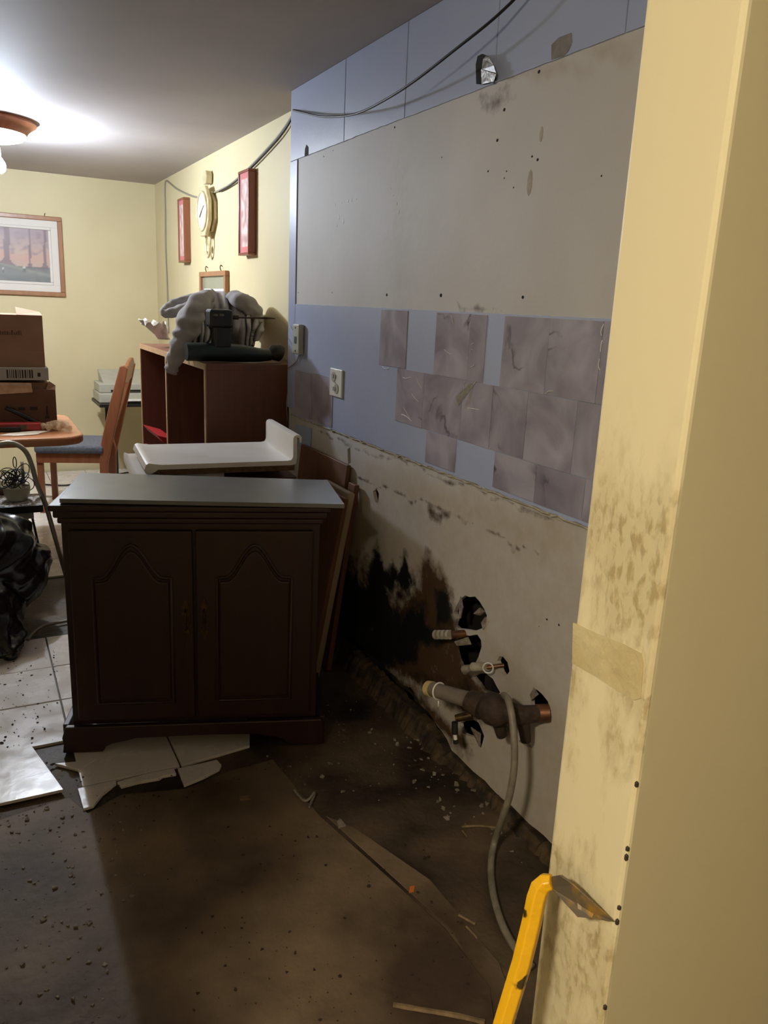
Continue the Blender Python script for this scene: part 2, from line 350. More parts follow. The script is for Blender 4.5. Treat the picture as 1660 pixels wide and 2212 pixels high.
# -- kitchen wall: plaster sheet with real holes
def sd_poly(P, poly):
    P = np.asarray(P); poly = np.asarray(poly); n = len(poly)
    d = np.full(len(P), 1e9); ins = np.zeros(len(P), bool)
    for i in range(n):
        a, b = poly[i], poly[(i+1) % n]; e = b-a; w = P-a
        t = np.clip((w@e)/(e@e), 0, 1); d = np.minimum(d, np.linalg.norm(w-t[:, None]*e, axis=1))
        c = (a[1] > P[:, 1]) != (b[1] > P[:, 1])
        xi = (b[0]-a[0])*(P[:, 1]-a[1])/((b[1]-a[1]) if b[1] != a[1] else 1e-9)+a[0]
        ins ^= c & (P[:, 0] < xi)
    return np.where(ins, -d, d)
def wq(pts): return [(q.y, q.z) for q in (atx(u, v, XW) for u, v in pts)]
def cz(pts): return [(880+.241*a, 1250+.241*b) for a, b in pts]
HOLES = [wq(cz(h)) for h in (
    [(470,190),(520,150),(560,165),(610,160),(650,205),(690,270),(716,330),(700,380),(680,440),(655,452),(600,470),(540,460),(460,450),(425,420),(440,360),(420,300),(438,250)],
    [(432,560),(500,500),(560,512),(630,500),(662,550),(668,610),(640,700),(610,760),(540,775),(485,785),(455,720),(436,640)],
    [(590,880),(640,850),(710,850),(770,900),(800,960),(835,1020),(800,1052),(740,1020),(680,1000),(640,940)],
    [(806,740),(825,695),(860,700),(900,750),(918,830),(880,885),(845,840)],
    [(1110,1110),(1112,1040),(1130,975),(1170,1000),(1210,1035),(1262,1100),(1288,1190),(1262,1270),(1210,1300),(1150,1290),(1120,1200)],
    [(472,1300),(520,1265),(570,1250),(640,1290),(668,1350),(690,1410),(664,1520),(620,1470),(600,1420),(540,1405),(490,1380)],
    [(398,1300),(445,1300),(446,1390),(440,1475),(414,1470),(402,1380)])]
HOLES.append(wq([(806, 1062), (814, 1056), (819, 1066), (817, 1090), (811, 1084)]))
HOLES.append(wq([(751, 970), (757, 966), (758, 1000), (752, 1003)]))
HOLES = [[tuple(p) for p in h] for h in HOLES]
Y0W, ZL = PY1, .975
# ragged lower edge of the plaster
low = []
k = 90
for i in range(k+1):
    y = Y0W+(YC-Y0W)*i/k
    z = .028+.018*noise.noise((y*9, 3.1, 0))+.008*noise.noise((y*40, 1, 0))
    if y > 2.05: z = .05+.06*(min(1, (y-2.05)/.25))+.03*noise.noise((y*14, 7, 0))
    low.append((y, z))
outer = low+[(YC, ZL), (Y0W, ZL)]
pts = list(outer); edges = [(i, (i+1) % len(outer)) for i in range(len(outer))]
loops = []
for h in HOLES:
    o0 = len(pts); pts += h; edges += [(o0+i, o0+(i+1) % len(h)) for i in range(len(h))]
g = .014
for i in range(int((3.3-1.2)/g)):
    for j in range(int(.97/g)):
        pts.append((1.2+i*g+rnd.uniform(-.002, .002), .01+j*g+rnd.uniform(-.002, .002)))
res = delaunay_2d_cdt([Vector(p) for p in pts], edges, [], 0, 1e-6)
V2 = np.array([tuple(v) for v in res[0]]); F2 = [f for f in res[2]]
cen = np.array([np.mean(V2[list(f)], axis=0) for f in F2])
keep = sd_poly(cen, outer) < 0
for h in HOLES: keep &= sd_poly(cen, h) > 0
F2 = [f for f, q in zip(F2, keep) if q]
TH = .014
me = bpy.data.meshes.new('wall_right'); bm = bmesh.new()
used = sorted({i for f in F2 for i in f}); mp = {}
for i in used: mp[i] = bm.verts.new((XW, V2[i][0], V2[i][1]))
for f in F2: bm.faces.new([mp[i] for i in f])
# upper plaster
gy, gz = 90, 46
grid = [[bm.verts.new((XW, Y0W+(YC-Y0W)*i/gy, ZL+(ZC-ZL)*j/gz)) for j in range(gz+1)] for i in range(gy+1)]
for i in range(gy):
    for j in range(gz): bm.faces.new((grid[i][j], grid[i+1][j], grid[i+1][j+1], grid[i][j+1]))
bmesh.ops.recalc_face_normals(bm, faces=bm.faces)
for f in bm.faces:
    if f.normal.x > 0: f.normal_flip()
front = list(bm.faces)
ext = bmesh.ops.extrude_face_region(bm, geom=front)
for v in [e for e in ext['geom'] if isinstance(e, bmesh.types.BMVert)]: v.co.x = XW+TH
bmesh.ops.recalc_face_normals(bm, faces=bm.faces)
bm.to_mesh(me); bm.free()
wall = bpy.data.objects.new('wall_right', me); COL.objects.link(wall); me.materials.append(PLASTER)
struct(wall, 'bare kitchen wall with blue strips, marble vinyl and black mould at its foot')
# back of the cavity, studs and the end cap of the wall
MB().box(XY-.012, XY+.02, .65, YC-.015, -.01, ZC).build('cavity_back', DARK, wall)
MB().box(XW, XY+.12, YC-.012, YC, -.01, ZC).build('wall_end', YEL, wall)
for y in (1.05, 1.46, 1.86, 2.27, 2.68, 3.1): MB().box(XW+TH+.012, XY-.013, y, y+.04, -.01, ZC-.01).build('stud', DARK, wall)  # studs coloured near black so the shade in the holes looks deep
# stains
co = np.array([v.co for v in me.vertices]); P = co[:, 1:]
wp = P+np.array([[.022*noise.noise((a*11, b*11, 2.)), .03*noise.noise((a*11, b*11, 9.))] for a, b in P])
def soft(poly, w): return np.clip(.5-sd_poly(wp, wq(poly))/(2*w), 0, 1)
blk = soft([(560,1130),(690,1195),(752,1232),(790,1262),(806,1190),(818,1180),(832,1215),(858,1225),(876,1188),(890,1230),(905,1262),(902,1290),(922,1300),(926,1350),(905,1420),(850,1450),(700,1450),(560,1380)], .045)*.55
blk *= 1-.75*soft([(838,1278),(905,1272),(902,1318),(850,1325)], .05)
blk = np.maximum(blk, soft([(938,1270),(965,1262),(978,1310),(976,1356),(945,1350)], .02)*.5)
blk = np.maximum(blk, soft([(905,1330),(985,1365),(985,1385),(940,1400),(890,1400)], .03)*.5)
blk = np.maximum(blk, soft([(870,1440),(950,1450),(1010,1470),(1090,1540),(1040,1545),(980,1500),(880,1470)], .04)*.35)
brn = soft([(850,1320),(905,1255),(918,1182),(946,1225),(975,1275),(990,1380),(1010,1450),(1085,1520),(1140,1600),(1040,1560),(930,1500),(840,1460)], .04)*.62
brn = np.maximum(brn, soft([(690,1180),(800,1200),(900,1250),(900,1480),(690,1480)], .06)*.45)
def seg(pl, w):
    Q = np.array(wq(pl)); d = np.full(len(P), 1e9)
    for a, b in zip(Q[:-1], Q[1:]):
        e = b-a; t = np.clip(((wp-a)@e)/(e@e), 0, 1); d = np.minimum(d, np.linalg.norm(wp-a-t[:, None]*e, axis=1))
    return np.clip(1-d/w, 0, 1)
brn = np.maximum(brn, seg([(770, 1030), (860, 1068), (960, 1108), (1050, 1142), (1160, 1195)], .010)*.48)
brn = np.maximum(brn, seg([(925, 1100), (950, 1118), (975, 1112)], .022)*.55)
brn = np.maximum(brn, soft([(1035, 190), (1110, 180), (1120, 205), (1060, 245), (1030, 230)], .04)*.42)
brn = np.maximum(brn, seg([(640, 905), (760, 960), (900, 1010), (1000, 1045), (1260, 1135)], .016)*.42)
brn = np.maximum(brn, seg([(985, 650), (1000, 668), (1085, 672)], .02)*.45)
brn = np.maximum(brn, seg([(760, 1420), (860, 1475), (930, 1540), (1000, 1610)], .09)*.6)
gry = np.clip((.95-P[:, 1])/.1, 0, 1)*.30
gry = np.maximum(gry, soft([(780,1000),(1260,1140),(1240,1230),(1000,1150),(800,1060)], .05)*.42)
gry = np.maximum(gry, soft([(1170,1100),(1200,1110),(1180,1230),(1160,1230)], .04)*.6)
gry = np.maximum(gry, soft([(985,1160),(1030,1150),(1020,1200),(990,1200)], .04)*.5)
gry = np.maximum(gry, soft([(830,300),(900,300),(900,660),(830,660)], .1)*.16)
gry = np.maximum(gry, seg([(1090, 170), (1250, 140), (1390, 100)], .02)*.4)
at = me.attributes.new('stain', 'FLOAT_COLOR', 'POINT')
at.data.foreach_set('color', np.stack([blk, brn, gry, np.ones(len(P))], 1).astype(np.float32).ravel())

def wx(a, b, h): return (XW-h, a, b)
# blue boards above the panel, each its own piece with a joint between
zt = 2.124
cuts = [PY1, 1.012, 1.535, 2.047, 2.573, 3.069, YC]
for a, b in zip(cuts[:-1], cuts[1:]):
    n = 14; bot = [(a+.002+(b-a-.004)*i/n, zt+.003*noise.noise((a*5+i*1.7, 0, 0))) for i in range(n+1)]
    MB().prism(bot+[(b-.002, ZC-.001), (a+.002, ZC-.001)], wx, -.001, .005).build('blue_board', BLUE, wall, bevel=.0015)
MB().box(XW-.005, XW+.001, 3.572, YC, ZL+.03, zt-.001).build('blue_strip', BLUE, wall, bevel=.0015)
# blue band between the panel and the old counter line, torn lower edge
n = 120
top = [(PY1+(3.5715-PY1)*i/n, 1.497+.003*noise.noise((i*.9, 5, 0))) for i in range(n+1)]
bot = [(PY1+(3.5715-PY1)*i/n, .978+.010*noise.noise((i*.55, 8, 0))) for i in range(n+1)]
mb = MB()
for i in range(n):
    q = [bot[i], bot[i+1], top[i+1], top[i]]
    mb.add([wx(a, b, .004) for a, b in q]+[wx(a, b, -.001) for a, b in q], [(0,1,2,3),(0,4,5,1),(2,6,7,3)]+([(0,3,7,4)] if i == 0 else [])+([(1,5,6,2)] if i == n-1 else []))
mb.build('blue_band', BLUE, wall)
MB().prism(wq([(640, 915), (675, 925), (672, 975), (640, 962)]), wx, -.001, .003).build('blue_patch', BLUE, wall)
# torn paper ridge along the band's lower edge
mb = MB(); prev = None
for seg_i in range(7):
    a0 = 1.3+seg_i*.33; pl = [(XW-.004, a0+.32*i/12, .974+.010*noise.noise((a0*3+i*.8, 2, 0))) for i in range(13)]
    mb.tube(pl, [.002+.004*abs(noise.noise((a0+i*.5, 4, 1))) for i in range(13)], 6)
mb.build('torn_edge', M('torn_paper', (186, 176, 156), (150, 134, 108), scale=30, rough=.9), wall)

# marble vinyl tiles (about 0.2 m squares) stuck on the band
def vt(y0, y1, z0, z1, h=.0058):
    j = lambda: rnd.uniform(-.0012, .0012)
    MB().prism([(y0+.0003+j(), z0+.0005), (y1-.0003+j(), z0+.0005+j()), (y1-.0003+j(), z1-.0005), (y0+.0003, z1-.0005+j())], wx, .003, h+rnd.uniform(0, .0006)).build('vinyl_tile', MARBLE, wall)
r1, r2, r3, r4 = 1.492, 1.291, 1.100, .990
for a, b in ((2.479, 2.684), (2.08, 2.283), (1.993, 2.079), (1.70, 1.905), (1.498, 1.699), (1.29, 1.497), (1.09, 1.289)): vt(a, b, r2, r1)
for a, b in ((2.342, 2.537), (2.10, 2.341), (1.935, 2.099), (1.766, 1.934), (1.56, 1.765), (1.36, 1.559), (1.16, 1.359)): vt(a, b, r3, r2)
for a, b in ((2.115, 2.306), (1.70, 1.900), (1.50, 1.699), (1.30, 1.499), (1.1, 1.299)): vt(a, b, r4, r3-.001)
for a, b, c, d in ((3.34, 3.555, .985, 1.195), (3.108, 3.338, .985, 1.20)): vt(a, b, c, d)
# bubbled clear sheet and the curled peel
q = aty(1000, 850, 2.104)
mb = MB(); pl = [atx(u, v, XW-.006-o) for u, v, o in ((1028, 822, 0), (1012, 832, .006), (1000, 842, .012), (985, 858, .02))]
pr = [atx(u, v, XW-.006-o) for u, v, o in ((1030, 824, 0), (1016, 842, .002), (1006, 856, .004), (990, 876, .008))]
for i in range(3): mb.add([pl[i], pl[i+1], pr[i+1], pr[i]], [(0, 1, 2, 3)])
o = mb.build('peeled_corner', FOIL, wall); sl = o.modifiers.new('thick', 'SOLIDIFY'); sl.thickness = .001
mb = MB()
for u0, v0, u1, v1 in ((870,815,888,815),(872,880,886,905),(890,850,905,868),(900,815,912,840),(868,895,890,910),(975,680,980,700),(1018,745,1024,742),(1016,760,1022,756),(1018,793,1025,788),(1305,700,1300,725),(1302,735,1298,760),(1296,775,1297,800),(960,755,975,765),(826,792,840,795),(1010,882,1035,885),(1180,850,1195,845)):
    p, q = atx(u0, v0, XW-.0065), atx(u1, v1, XW-.0065); mid = (p+q)/2+Vector((-.001, rnd.uniform(-.006, .006), rnd.uniform(-.006, .006)))
    mb.tube(bez([p, mid, q], 4), .0011, 5)
mb.build('wrinkle_glint', WHITE_PL, wall)  # white ridges paint the highlights along wrinkles of the glossy film
# panel screws, nail holes and scraped spots
mb = MB()
for u, v, r in ((665,318,0),(700,338,.004),(720,325,.003),(853,275,.005),(980,208,.005),(1090,237,.006),(1075,303,.006),(1165,155,.006),(1150,338,.004),(1162,345,.005),(955,340,.003),(836,637,.007),(953,638,.008),(1130,642,.006),(718,632,.003),(645,632,.004),(1055,370,.004),(1090,385,.003),(1095,370,.003),(1110,405,.003),(1208,1350,.004),(1182,1338,.004),(1165,1353,.002),(1300,380,.003),(640,1010,0)):
    if r:
        p = atx(u, v, XW); mb.ball((XW, p.y, p.z), r, 8, (.12, 1, .8))
mb.build('nail_hole', DARK, wall)
mb = MB()
for u, v, a, b in ((1145,395,.012,.034),(1170,290,.008,.02),(1110,1185,.012,.016)):
    p = atx(u, v, XW); mb.ball((XW, p.y, p.z), 1, 10, (.0015, a, b))
mb.build('plaster_scar', M('filler_scar', (176, 168, 156), (158, 148, 134), scale=30, rough=.85), wall)
mb = MB()
for u, v, a, b in ((724,443,.006,.007),(738,438,.004,.004),(752,434,.009,.007),(760,432,.005,.007),(770,430,.007,.004),(733,470,.006,.009),(742,478,.008,.012),(728,488,.005,.006),(844,408,.006,.004),(850,422,.008,.003),(858,440,.003,.006),(862,458,.004,.009)):
    p = atx(u, v, XW); mb.ball((XW, p.y, p.z), 1, 8, (.0012, a, b))
mb.build('filler_speck', M('white_filler', (214, 208, 204), (196, 190, 186), scale=30, rough=.6), wall)
# slots left by the old cabinet rail: arched flap, broken patch, dark slot
def slot(poly, name, mat, h0=-.001, h1=.007):
    MB().prism(wq(poly), wx, h0, h1).build(name, mat, wall)
slot([(1033,182),(1032,140),(1036,122),(1046,117),(1058,122),(1068,140),(1075,160),(1076,172),(1070,178),(1050,184)], 'arched_hole_shade', DARK, .004, .0062)  # dark plate on the surface stands in for shade inside the arched hole
mb = MB(); LL = [(1042,182),(1041,150),(1044,128),(1050,121)]; RR = [(1068,176),(1073,160),(1067,142),(1056,124)]
for i in range(3): mb.add([atx(*LL[i], XW-.008), atx(*LL[i+1], XW-.009), atx(*RR[i+1], XW-.024), atx(*RR[i], XW-.02)], [(0, 1, 2, 3)])
o = mb.build('foil_flap', FOIL, wall); sl = o.modifiers.new('thick', 'SOLIDIFY'); sl.thickness = .0015
slot([(1196,130),(1196,98),(1212,82),(1238,72),(1240,92),(1232,112),(1222,122)], 'broken_patch', M('grey_filler', (136, 130, 124), (112, 106, 100), scale=30, rough=.8), .004, .0065)
slot([(661,338),(662,322),(665,313),(669,318),(669,335)], 'dark_slot', DARK, .004, .0062)
# cracked paper flaps round the pipe holes
for pl in ([(905+90,1300),(1000,1288),(1004,1310),(1000,1335),(994,1330)], [(1028,1325),(1040,1312),(1048,1322),(1036,1330)], [(1040,1345),(1052,1332),(1050,1352),(1046,1360)], [(985,1385),(1012,1376),(1020,1392),(990,1395)], [(1148,1500),(1153,1486),(1166,1500),(1152,1512)], [(1030,1600),(1022,1570),(1040,1585),(1042,1612)], [(1085,1585),(1098,1570),(1100,1590)], [(1125,1600),(1135,1590),(1150,1615),(1140,1612)]):
    o = MB().prism(wq(pl), lambda a, b, h: (XW-h+.012*noise.noise((a*30, b*30, 3)), a, b), .0, .004).build('torn_plaster_flap', CHIP, wall)

# rotten sill along the foot of the wall
mb = MB(); n = 190; R0 = []
for i in range(n+1):
    y = PY1+.3+(3.3-PY1-.3)*i/n; w = .024+.014*noise.noise((y*9, 0, 5))+.014*noise.noise((y*31, 4, 5)); h = .016+.014*noise.noise((y*13, 2, 5))+.014*noise.noise((y*37, 8, 5))
    if y > 2.0: h += .045*min(1, (y-2.0)/.3); w += .022
    R0.append([(XW+.02, y, -.01), (XW-w-.008+.01*noise.noise((y*50, 1, 1)), y, -.01), (XW-w*.75+.012*noise.noise((y*45, 6, 1)), y, max(-.006, h*(.45+.5*noise.noise((y*28, 3, 3))))), (XW-w*.3+.01*noise.noise((y*40, 2, 9)), y, max(.004, h)), (XW+.02, y, max(.012, h*1.05))])
for i in range(n):
    mb.add(R0[i]+R0[i+1], [(j, j+1, 6+j, 5+j) for j in range(4)])
struct(mb.build('baseboard_right', ROT), 'rotten brown wooden sill along the foot of the kitchen wall', 'baseboard')

# ------------------------------------------------------------------ floor pieces
rows = [2.335, 2.645, 2.955, 3.262, 3.585]
xs = [-1.34, -1.03, -.72, -.41, -.10, .21, .52, .83]
def tile_poly(poly, z=0.0, th=.010, tilt=None):
    f = (lambda a, b, h: (a, b, h)) if tilt is None else (lambda a, b, h: (a, b, h+tilt(a, b)))
    return MB().prism(poly, f, z-th, z).build('floor_tile', [TILE], floor, bevel=.0012, seg=1)
for i in range(len(rows)-1):
    for j in range(len(xs)-1):
        a, b, c, d = xs[j]+.003, xs[j+1]-.003, rows[i]+.003, rows[i+1]-.003
        dz = rnd.uniform(-.001, .001)
        if i == 0 and j == 4:   # broken, slightly lifted tile
            tile_poly([(a, c), (.158, c), (.137, 2.43), (.088, d), (a, d)], .008, .010); continue
        if i == 0 and j == 5:
            tile_poly([(a, c+.005), (b, c), (b, d), (a+.09, d), (a, d-.06)], dz); continue
        if i == 0 and j == 6:
            tile_poly([(a, c), (b-.06, c+.03), (b-.02, c+.15), (b, d), (a, d)], dz); continue
        tile_poly([(a, c), (b, c), (b, d), (a, d)], dz)
zp = lambda L, z=0: [(p.x, p.y) for p in (atz(u, v, z) for u, v in L)]
for L in ([(168,1704),(180,1748),(202,1741),(222,1716),(252,1692),(249,1686)], [(253,1690),(262,1700),(300,1690),(345,1682),(352,1677),(381,1672),(376,1660),(320,1671)],
          [(384,1661),(398,1697),(440,1680),(474,1662),(479,1653),(469,1642)], [(118,1650),(196,1643),(210,1640),(172,1664)]):
    tile_poly(zp(L), .002)
# scraped plywood sheets over the bare ground, their seams run to the right of the cabinet
for L in ([(-60,1790),(150,1722),(190,1756),(262,1716),(400,1703),(500,1664),(590,1640),(640,1700),(692,1762),(960,2002),(1060,2132),(1080,2290),(-80,2290)],):
    MB().prism(zp(L, -.006), fz, -.0105, -.0055).build('subfloor_sheet', PLY, floor, bevel=.002, seg=1)
MB().prism(zp([(705,1762),(770,1790),(930,1900),(1080,2080),(1120,2200),(1085,2200),(980,2012)], -.007), fz, -.0105, -.007).build('subfloor_sheet', PLY, floor, bevel=.001, seg=1)
# dining floor tiles
for i in range(9):
    for j in range(6):
        a, c = -.10+j*.31, 4.42+i*.31
        b, d = min(a+.307, XY), min(c+.307, YB)
        if b-a > .05 and d-c > .03: tile_poly([(a, c), (b, c), (b, d), (a, d)], rnd.uniform(-.001, .001))

# ------------------------------------------------------------------ lamps
lamp = thing('ceiling_lamp', 'round wood-rimmed ceiling light with a bare bulb dangling under it', 'ceiling lamp', (0.18, 5.28, ZC))
MB().lathe([(.20, -.001), (.262, -.001), (.268, -.02), (.245, -.035), (.226, -.05), (.212, -.072), (.20, -.072)], 40).build('rim', OAK, lamp, smooth='auto')
MB().lathe([(.207, -.060), (.205, -.078), (.190, -.098), (.14, -.112), (.07, -.118), (.002, -.12)], 40).build('glass_bowl', M('lit_glass', (250, 236, 204), rough=.3, emit=((255, 236, 200), DOME_STRENGTH)), lamp, smooth='auto')
lo = Vector(BULB_POS)-Vector((0.18, 5.28, ZC))
MB().tube(bez([(lo.x-.02, lo.y, -.115), (lo.x+.012, lo.y, -.15), (lo.x, lo.y, lo.z+.075)], 6), .004, 6).build('wire', CABLE_G, lamp)
MB().lathe([(.016, lo.z+.085), (.018, lo.z+.05), (.014, lo.z+.04)], 16, (lo.x, lo.y, 0)).build('socket', BEIGE_PL, lamp, smooth='auto')
MB().lathe([(.012, lo.z+.044), (.022, lo.z+.03), (.036, lo.z+.008), (.04, lo.z-.012), (.034, lo.z-.034), (.018, lo.z-.048), (.001, lo.z-.052)], 20, (lo.x, lo.y, 0)).build('bulb', M('lit_bulb', (255, 255, 255), emit=((220, 235, 255), BULB_STRENGTH)), lamp, smooth='auto')
hl = thing('hallway_lamp', 'round ceiling light in the room behind the camera', 'ceiling lamp', (HALL_POS[0], HALL_POS[1], ZC))
MB().lathe([(.10, -.001), (.15, -.001), (.155, -.03), (.14, -.04)], 32).build('rim', BRASS, hl, smooth='auto')
MB().lathe([(.14, -.03), (.135, -.07), (.10, -.12), (.05, -.14), (.002, -.148)], 32).build('glass_bowl', M('hall_lit_glass', (255, 240, 210), emit=((255, 242, 216), HALL_STRENGTH)), hl, smooth='auto')

# ------------------------------------------------------------------ dark cherry cabinet in the foreground
CW, CDp, CH = .88, .375, .862
cab = thing('kitchen_cabinet', 'dark cherry two-door cabinet with arched panels standing on broken tiles', 'cabinet', (.178, 2.56, .002), R(-19))
MB().box(.032, CW-.032, .028, CDp-.01, .09, CH-.05).build('body', CHERRY, cab, bevel=.003)
pr = [(.0, CH-.022), (.004, CH-.034), (.014, CH-.042), (.02, CH-.056), (.03, CH-.062)]
mb = MB(); mb.box(0, CW, 0, CDp, CH-.022, CH-.002)
mb.box(.012, CW-.012, .012, CDp-.005, CH-.046, CH-.022); mb.box(.022, CW-.022, .02, CDp-.005, CH-.066, CH-.046)
mb.build('cornice', CHERRY, cab, bevel=.006, seg=3)
# scalloped bracket base
base = [(0, 0), (.13, 0), (.14, .018), (.165, .03), (.2, .036), (.24, .046), (CW/2, .05), (CW-.24, .046), (CW-.2, .036), (CW-.165, .03), (CW-.14, .018), (CW-.13, 0), (CW, 0), (CW-.004, .03), (CW, .055), (CW-.012, .095), (.012, .095), (0, .055), (.004, .03)]
MB().prism(base, lambda a, b, h: (a, h, b), 0, .022).build('plinth', CHERRY, cab, bevel=.004)
for xx in (.0, CW-.02): MB().box(xx, xx+.02, .022, CDp-.01, 0, .095).build('plinth_side', CHERRY, cab, bevel=.003)
def door(x0, x1, hx):
    z0, z1 = .115, CH-.085
    d = MB().box(x0, x1, .006, .028, z0, z1).build('door', CHERRY, cab, bevel=.004)
    w = x1-x0; a0, a1 = x0+.075, x1-.075; zb, zs = z0+.075, z1-.17
    arch = [(a0, zb), (a1, zb), (a1, zs)]
    for i in range(1, 24):
        t = i/24; xx = a1+(a0-a1)*t
        arch.append((xx, zs+.105*.5*(1+math.cos(math.pi*min(1, abs(t-.5)*2/.80)))))
    arch.append((a0, zs))
    MB().prism(arch, lambda a, b, h: (a, h, b), -.001, .01).build('raised_panel', CHERRY, d, bevel=.008, seg=3)
    cx = (a0+a1)/2; sc = lambda p, k: (cx+(p[0]-cx)*k, (zb+zs)/2+(p[1]-(zb+zs)/2)*k)
    rim = MB(); rim.tube([(sc(p, 1.06)[0], .005, sc(p, 1.06)[1]) for p in arch]+[(sc(arch[0], 1.06)[0], .005, sc(arch[0], 1.06)[1])], .006, 6, cap=False)
    rim.build('panel_moulding', CHERRY, d, smooth=True)
    hz = .475
    h = MB(); h.prism([(hx-.006, hz-.055), (hx, hz-.072), (hx+.006, hz-.055), (hx+.012, hz-.045), (hx+.005, hz-.03), (hx+.012, hz-.015), (hx+.004, hz), (hx+.012, hz+.018), (hx+.005, hz+.032), (hx+.012, hz+.046), (hx+.006, hz+.056), (hx, hz+.072), (hx-.006, hz+.056), (hx-.012, hz+.046), (hx-.005, hz+.032), (hx-.012, hz+.018), (hx-.004, hz), (hx-.012, hz-.015), (hx-.005, hz-.03), (hx-.012, hz-.045)], lambda a, b, c: (a, c, b), .003, .0065)
    h.tube([(hx, .004, hz-.035), (hx, -.016, hz-.03), (hx, -.02, hz), (hx, -.016, hz+.03), (hx, .004, hz+.035)], .0035, 8)
    o = h.build('handle', BRASS, d, smooth='auto'); o['label'] = 'ornate brass handle'
door(.055, .436, .412)
door(.446, CW-.055, .472)
# slab on top
sl = MB().prism([(.217, 2.573), (1.044, 2.241), (1.135, 2.594), (.326, 2.952)], fz, CH+.0025, CH+.0165).build('worktop_slab', GREY_LAM, bevel=.0015)
tag(sl, 'thin grey laminate slab lying on top of the dark cherry cabinet', 'worktop')
bd = MB().prism([(.20, 2.562), (.224, 2.556), (.33, 2.93), (.302, 2.937)], fz, CH+.001, CH+.0022).build('label', WHITE_LAM)
bpy.data.objects.remove(bd)

# ------------------------------------------------------------------ countertop offcut on a base unit behind the cabinet
ct = thing('countertop_offcut', 'white countertop offcut with rolled front edge and upright backsplash', 'countertop', (.545, 2.915, .90), R(-5))
prof = [(.0, -.008), (.004, .002), (.014, .007), (.03, .004), (.06, 0), (.54, 0), (.556, .003), (.562, .015), (.562, .088), (.566, .097), (.576, .101), (.59, .1), (.596, .092), (.594, .07), (.588, .07), (.586, .09), (.577, .092), (.578, .012), (.574, -.012), (.56, -.018), (.06, -.018), (.045, -.018), (.035, -.026), (.018, -.034), (.006, -.03), (-.003, -.018)]
MB().prism(prof, lambda a, b, h: (a, h, b), 0, .44).build('laminate_shell', WHITE_LAM, ct, smooth='auto')
MB().box(.05, .57, .004, .436, -.040, -.0185).build('chipboard_core', PARTICLE, ct)
c2 = MB().prism([(a*.3-.035, b-.052) for a, b in prof[:5]]+[(.3, -.052), (.3, -.078), (.01, -.078), (-.02, -.095), (-.035, -.085)], lambda a, b, h: (a, h, b), .0, .46).build('countertop_strip', WHITE_LAM, smooth='auto')
c2.location = (.545, 2.95, .905); c2.rotation_euler = (0, 0, R(-5))
tag(c2, 'white rolled countertop strip tucked under the left side of the offcut', 'countertop')
bu = thing('base_unit', 'brown wooden base unit carrying the white countertop offcut', 'cabinet', (.60, 2.98, .0), R(-5))
MB().box(0, .02, 0, .4, 0, .80).build('side_panel', BROWN_PLY, bu)
MB().box(.53, .55, 0, .4, 0, .80).build('side_panel', BROWN_PLY, bu)
MB().box(.02, .53, .0, .018, .05, .80).build('front_panel', BROWN_PLY, bu, bevel=.002)
MB().box(0, .55, 0, .4, .80, .818).build('top_panel', BROWN_PLY, bu, bevel=.002)

# leaning boards beside the cabinet
def leaner(name, x0, z0, x1, z1, y0, y1, th, mat, label, cat='board', bev=.003):
    # sheet from foot (x0,z0) to head (x1,z1) in the x-z plane, running from y0 to y1
    d = Vector((x1-x0, 0, z1-z0)); nrm = Vector((d.z, 0, -d.x)).normalized()*th
    poly = [(x0, z0), (x1, z1), (x1+nrm.x, z1+nrm.z), (x0+nrm.x, z0+nrm.z)]
    o = MB().prism(poly, lambda a, b, h: (a, h, b), y0, y1).build(name, mat, bevel=bev, seg=3); return tag(o, label, cat)
leaner('leaning_board', 1.115, .0, 1.256, .806, 2.66, 2.92, .030, M('beige_board', (150, 132, 106), (138, 120, 95), scale=12, rough=.5), 'beige-edged board with rounded corner leaning beside the dark cabinet', bev=.009)
leaner('leaning_board', 1.09, .0, 1.228, .79, 2.64, 2.92, .018, BROWN_PLY, 'brown wooden board leaning between the cabinet and the beige-edged board')
leaner('leaning_board', 1.27, .0, 1.357, .862, 2.90, 3.42, .018, BROWN_PLY, 'wide brown plywood sheet leaning against the blue wall below the outlet')
leaner('wood_batten', 1.245, .0, 1.347, .80, 2.80, 2.86, .022, BROWN_PLY, 'narrow brown batten leaning on the wall, rightmost of the leaning boards', 'batten')

# ------------------------------------------------------------------ bookcase with jacket, drill and bag
BX0, BX1, BY0, BY1, BZ = .985, 1.498, 3.72, 5.33, 1.206
bk = thing('bookcase', 'dark brown low bookcase with light wood edges against the yellow wall', 'bookcase', (BX0, BY0, 0))
def bp(x0, x1, y0, y1, z0, z1, name):
    p = MB().box(x0+.006, x1, y0, y1, z0, z1).build(name, BROWN, bk, bevel=.001, seg=1)
    MB().box(x0, x0+.006, y0, y1, z0, z1).build('edge_band', OAKEDGE, p)
D = BX1-BX0
LY = BY1-BY0
bp(0, D, 0, LY, BZ-.03, BZ, 'top_panel')
for yy in (0, .84, LY-.025): bp(0, D, yy, yy+.025, .0, BZ-.03, 'side_panel')
MB().box(D-.012, D, .025, LY-.025, .0, BZ-.03).build('back_panel', BROWN, bk)
for yy in ((.025, .84), (.865, LY-.025)):
    for zz in (.06, .399): bp(.01, D-.012, yy[0], yy[1], zz, zz+.02, 'shelf')
for i, (pq, lab) in enumerate((([(318, 924), (356, 934), (356, 941), (330, 938)], 'upper'), ([(322, 965), (356, 976), (356, 984), (334, 978)], 'lower'))):
    P_ = [aty(u, v, 5.02) for u, v in pq]; z0 = min(p.z for p in P_)
    o = MB().prism([(p.x, p.z) for p in P_], lambda a, b, h: (a, h, b), 4.72, 5.16).build('red_folder', RED)
    tag(o, lab+' of two red folders lying in the far compartment of the bookcase', 'folder', 'red folders in the bookcase')
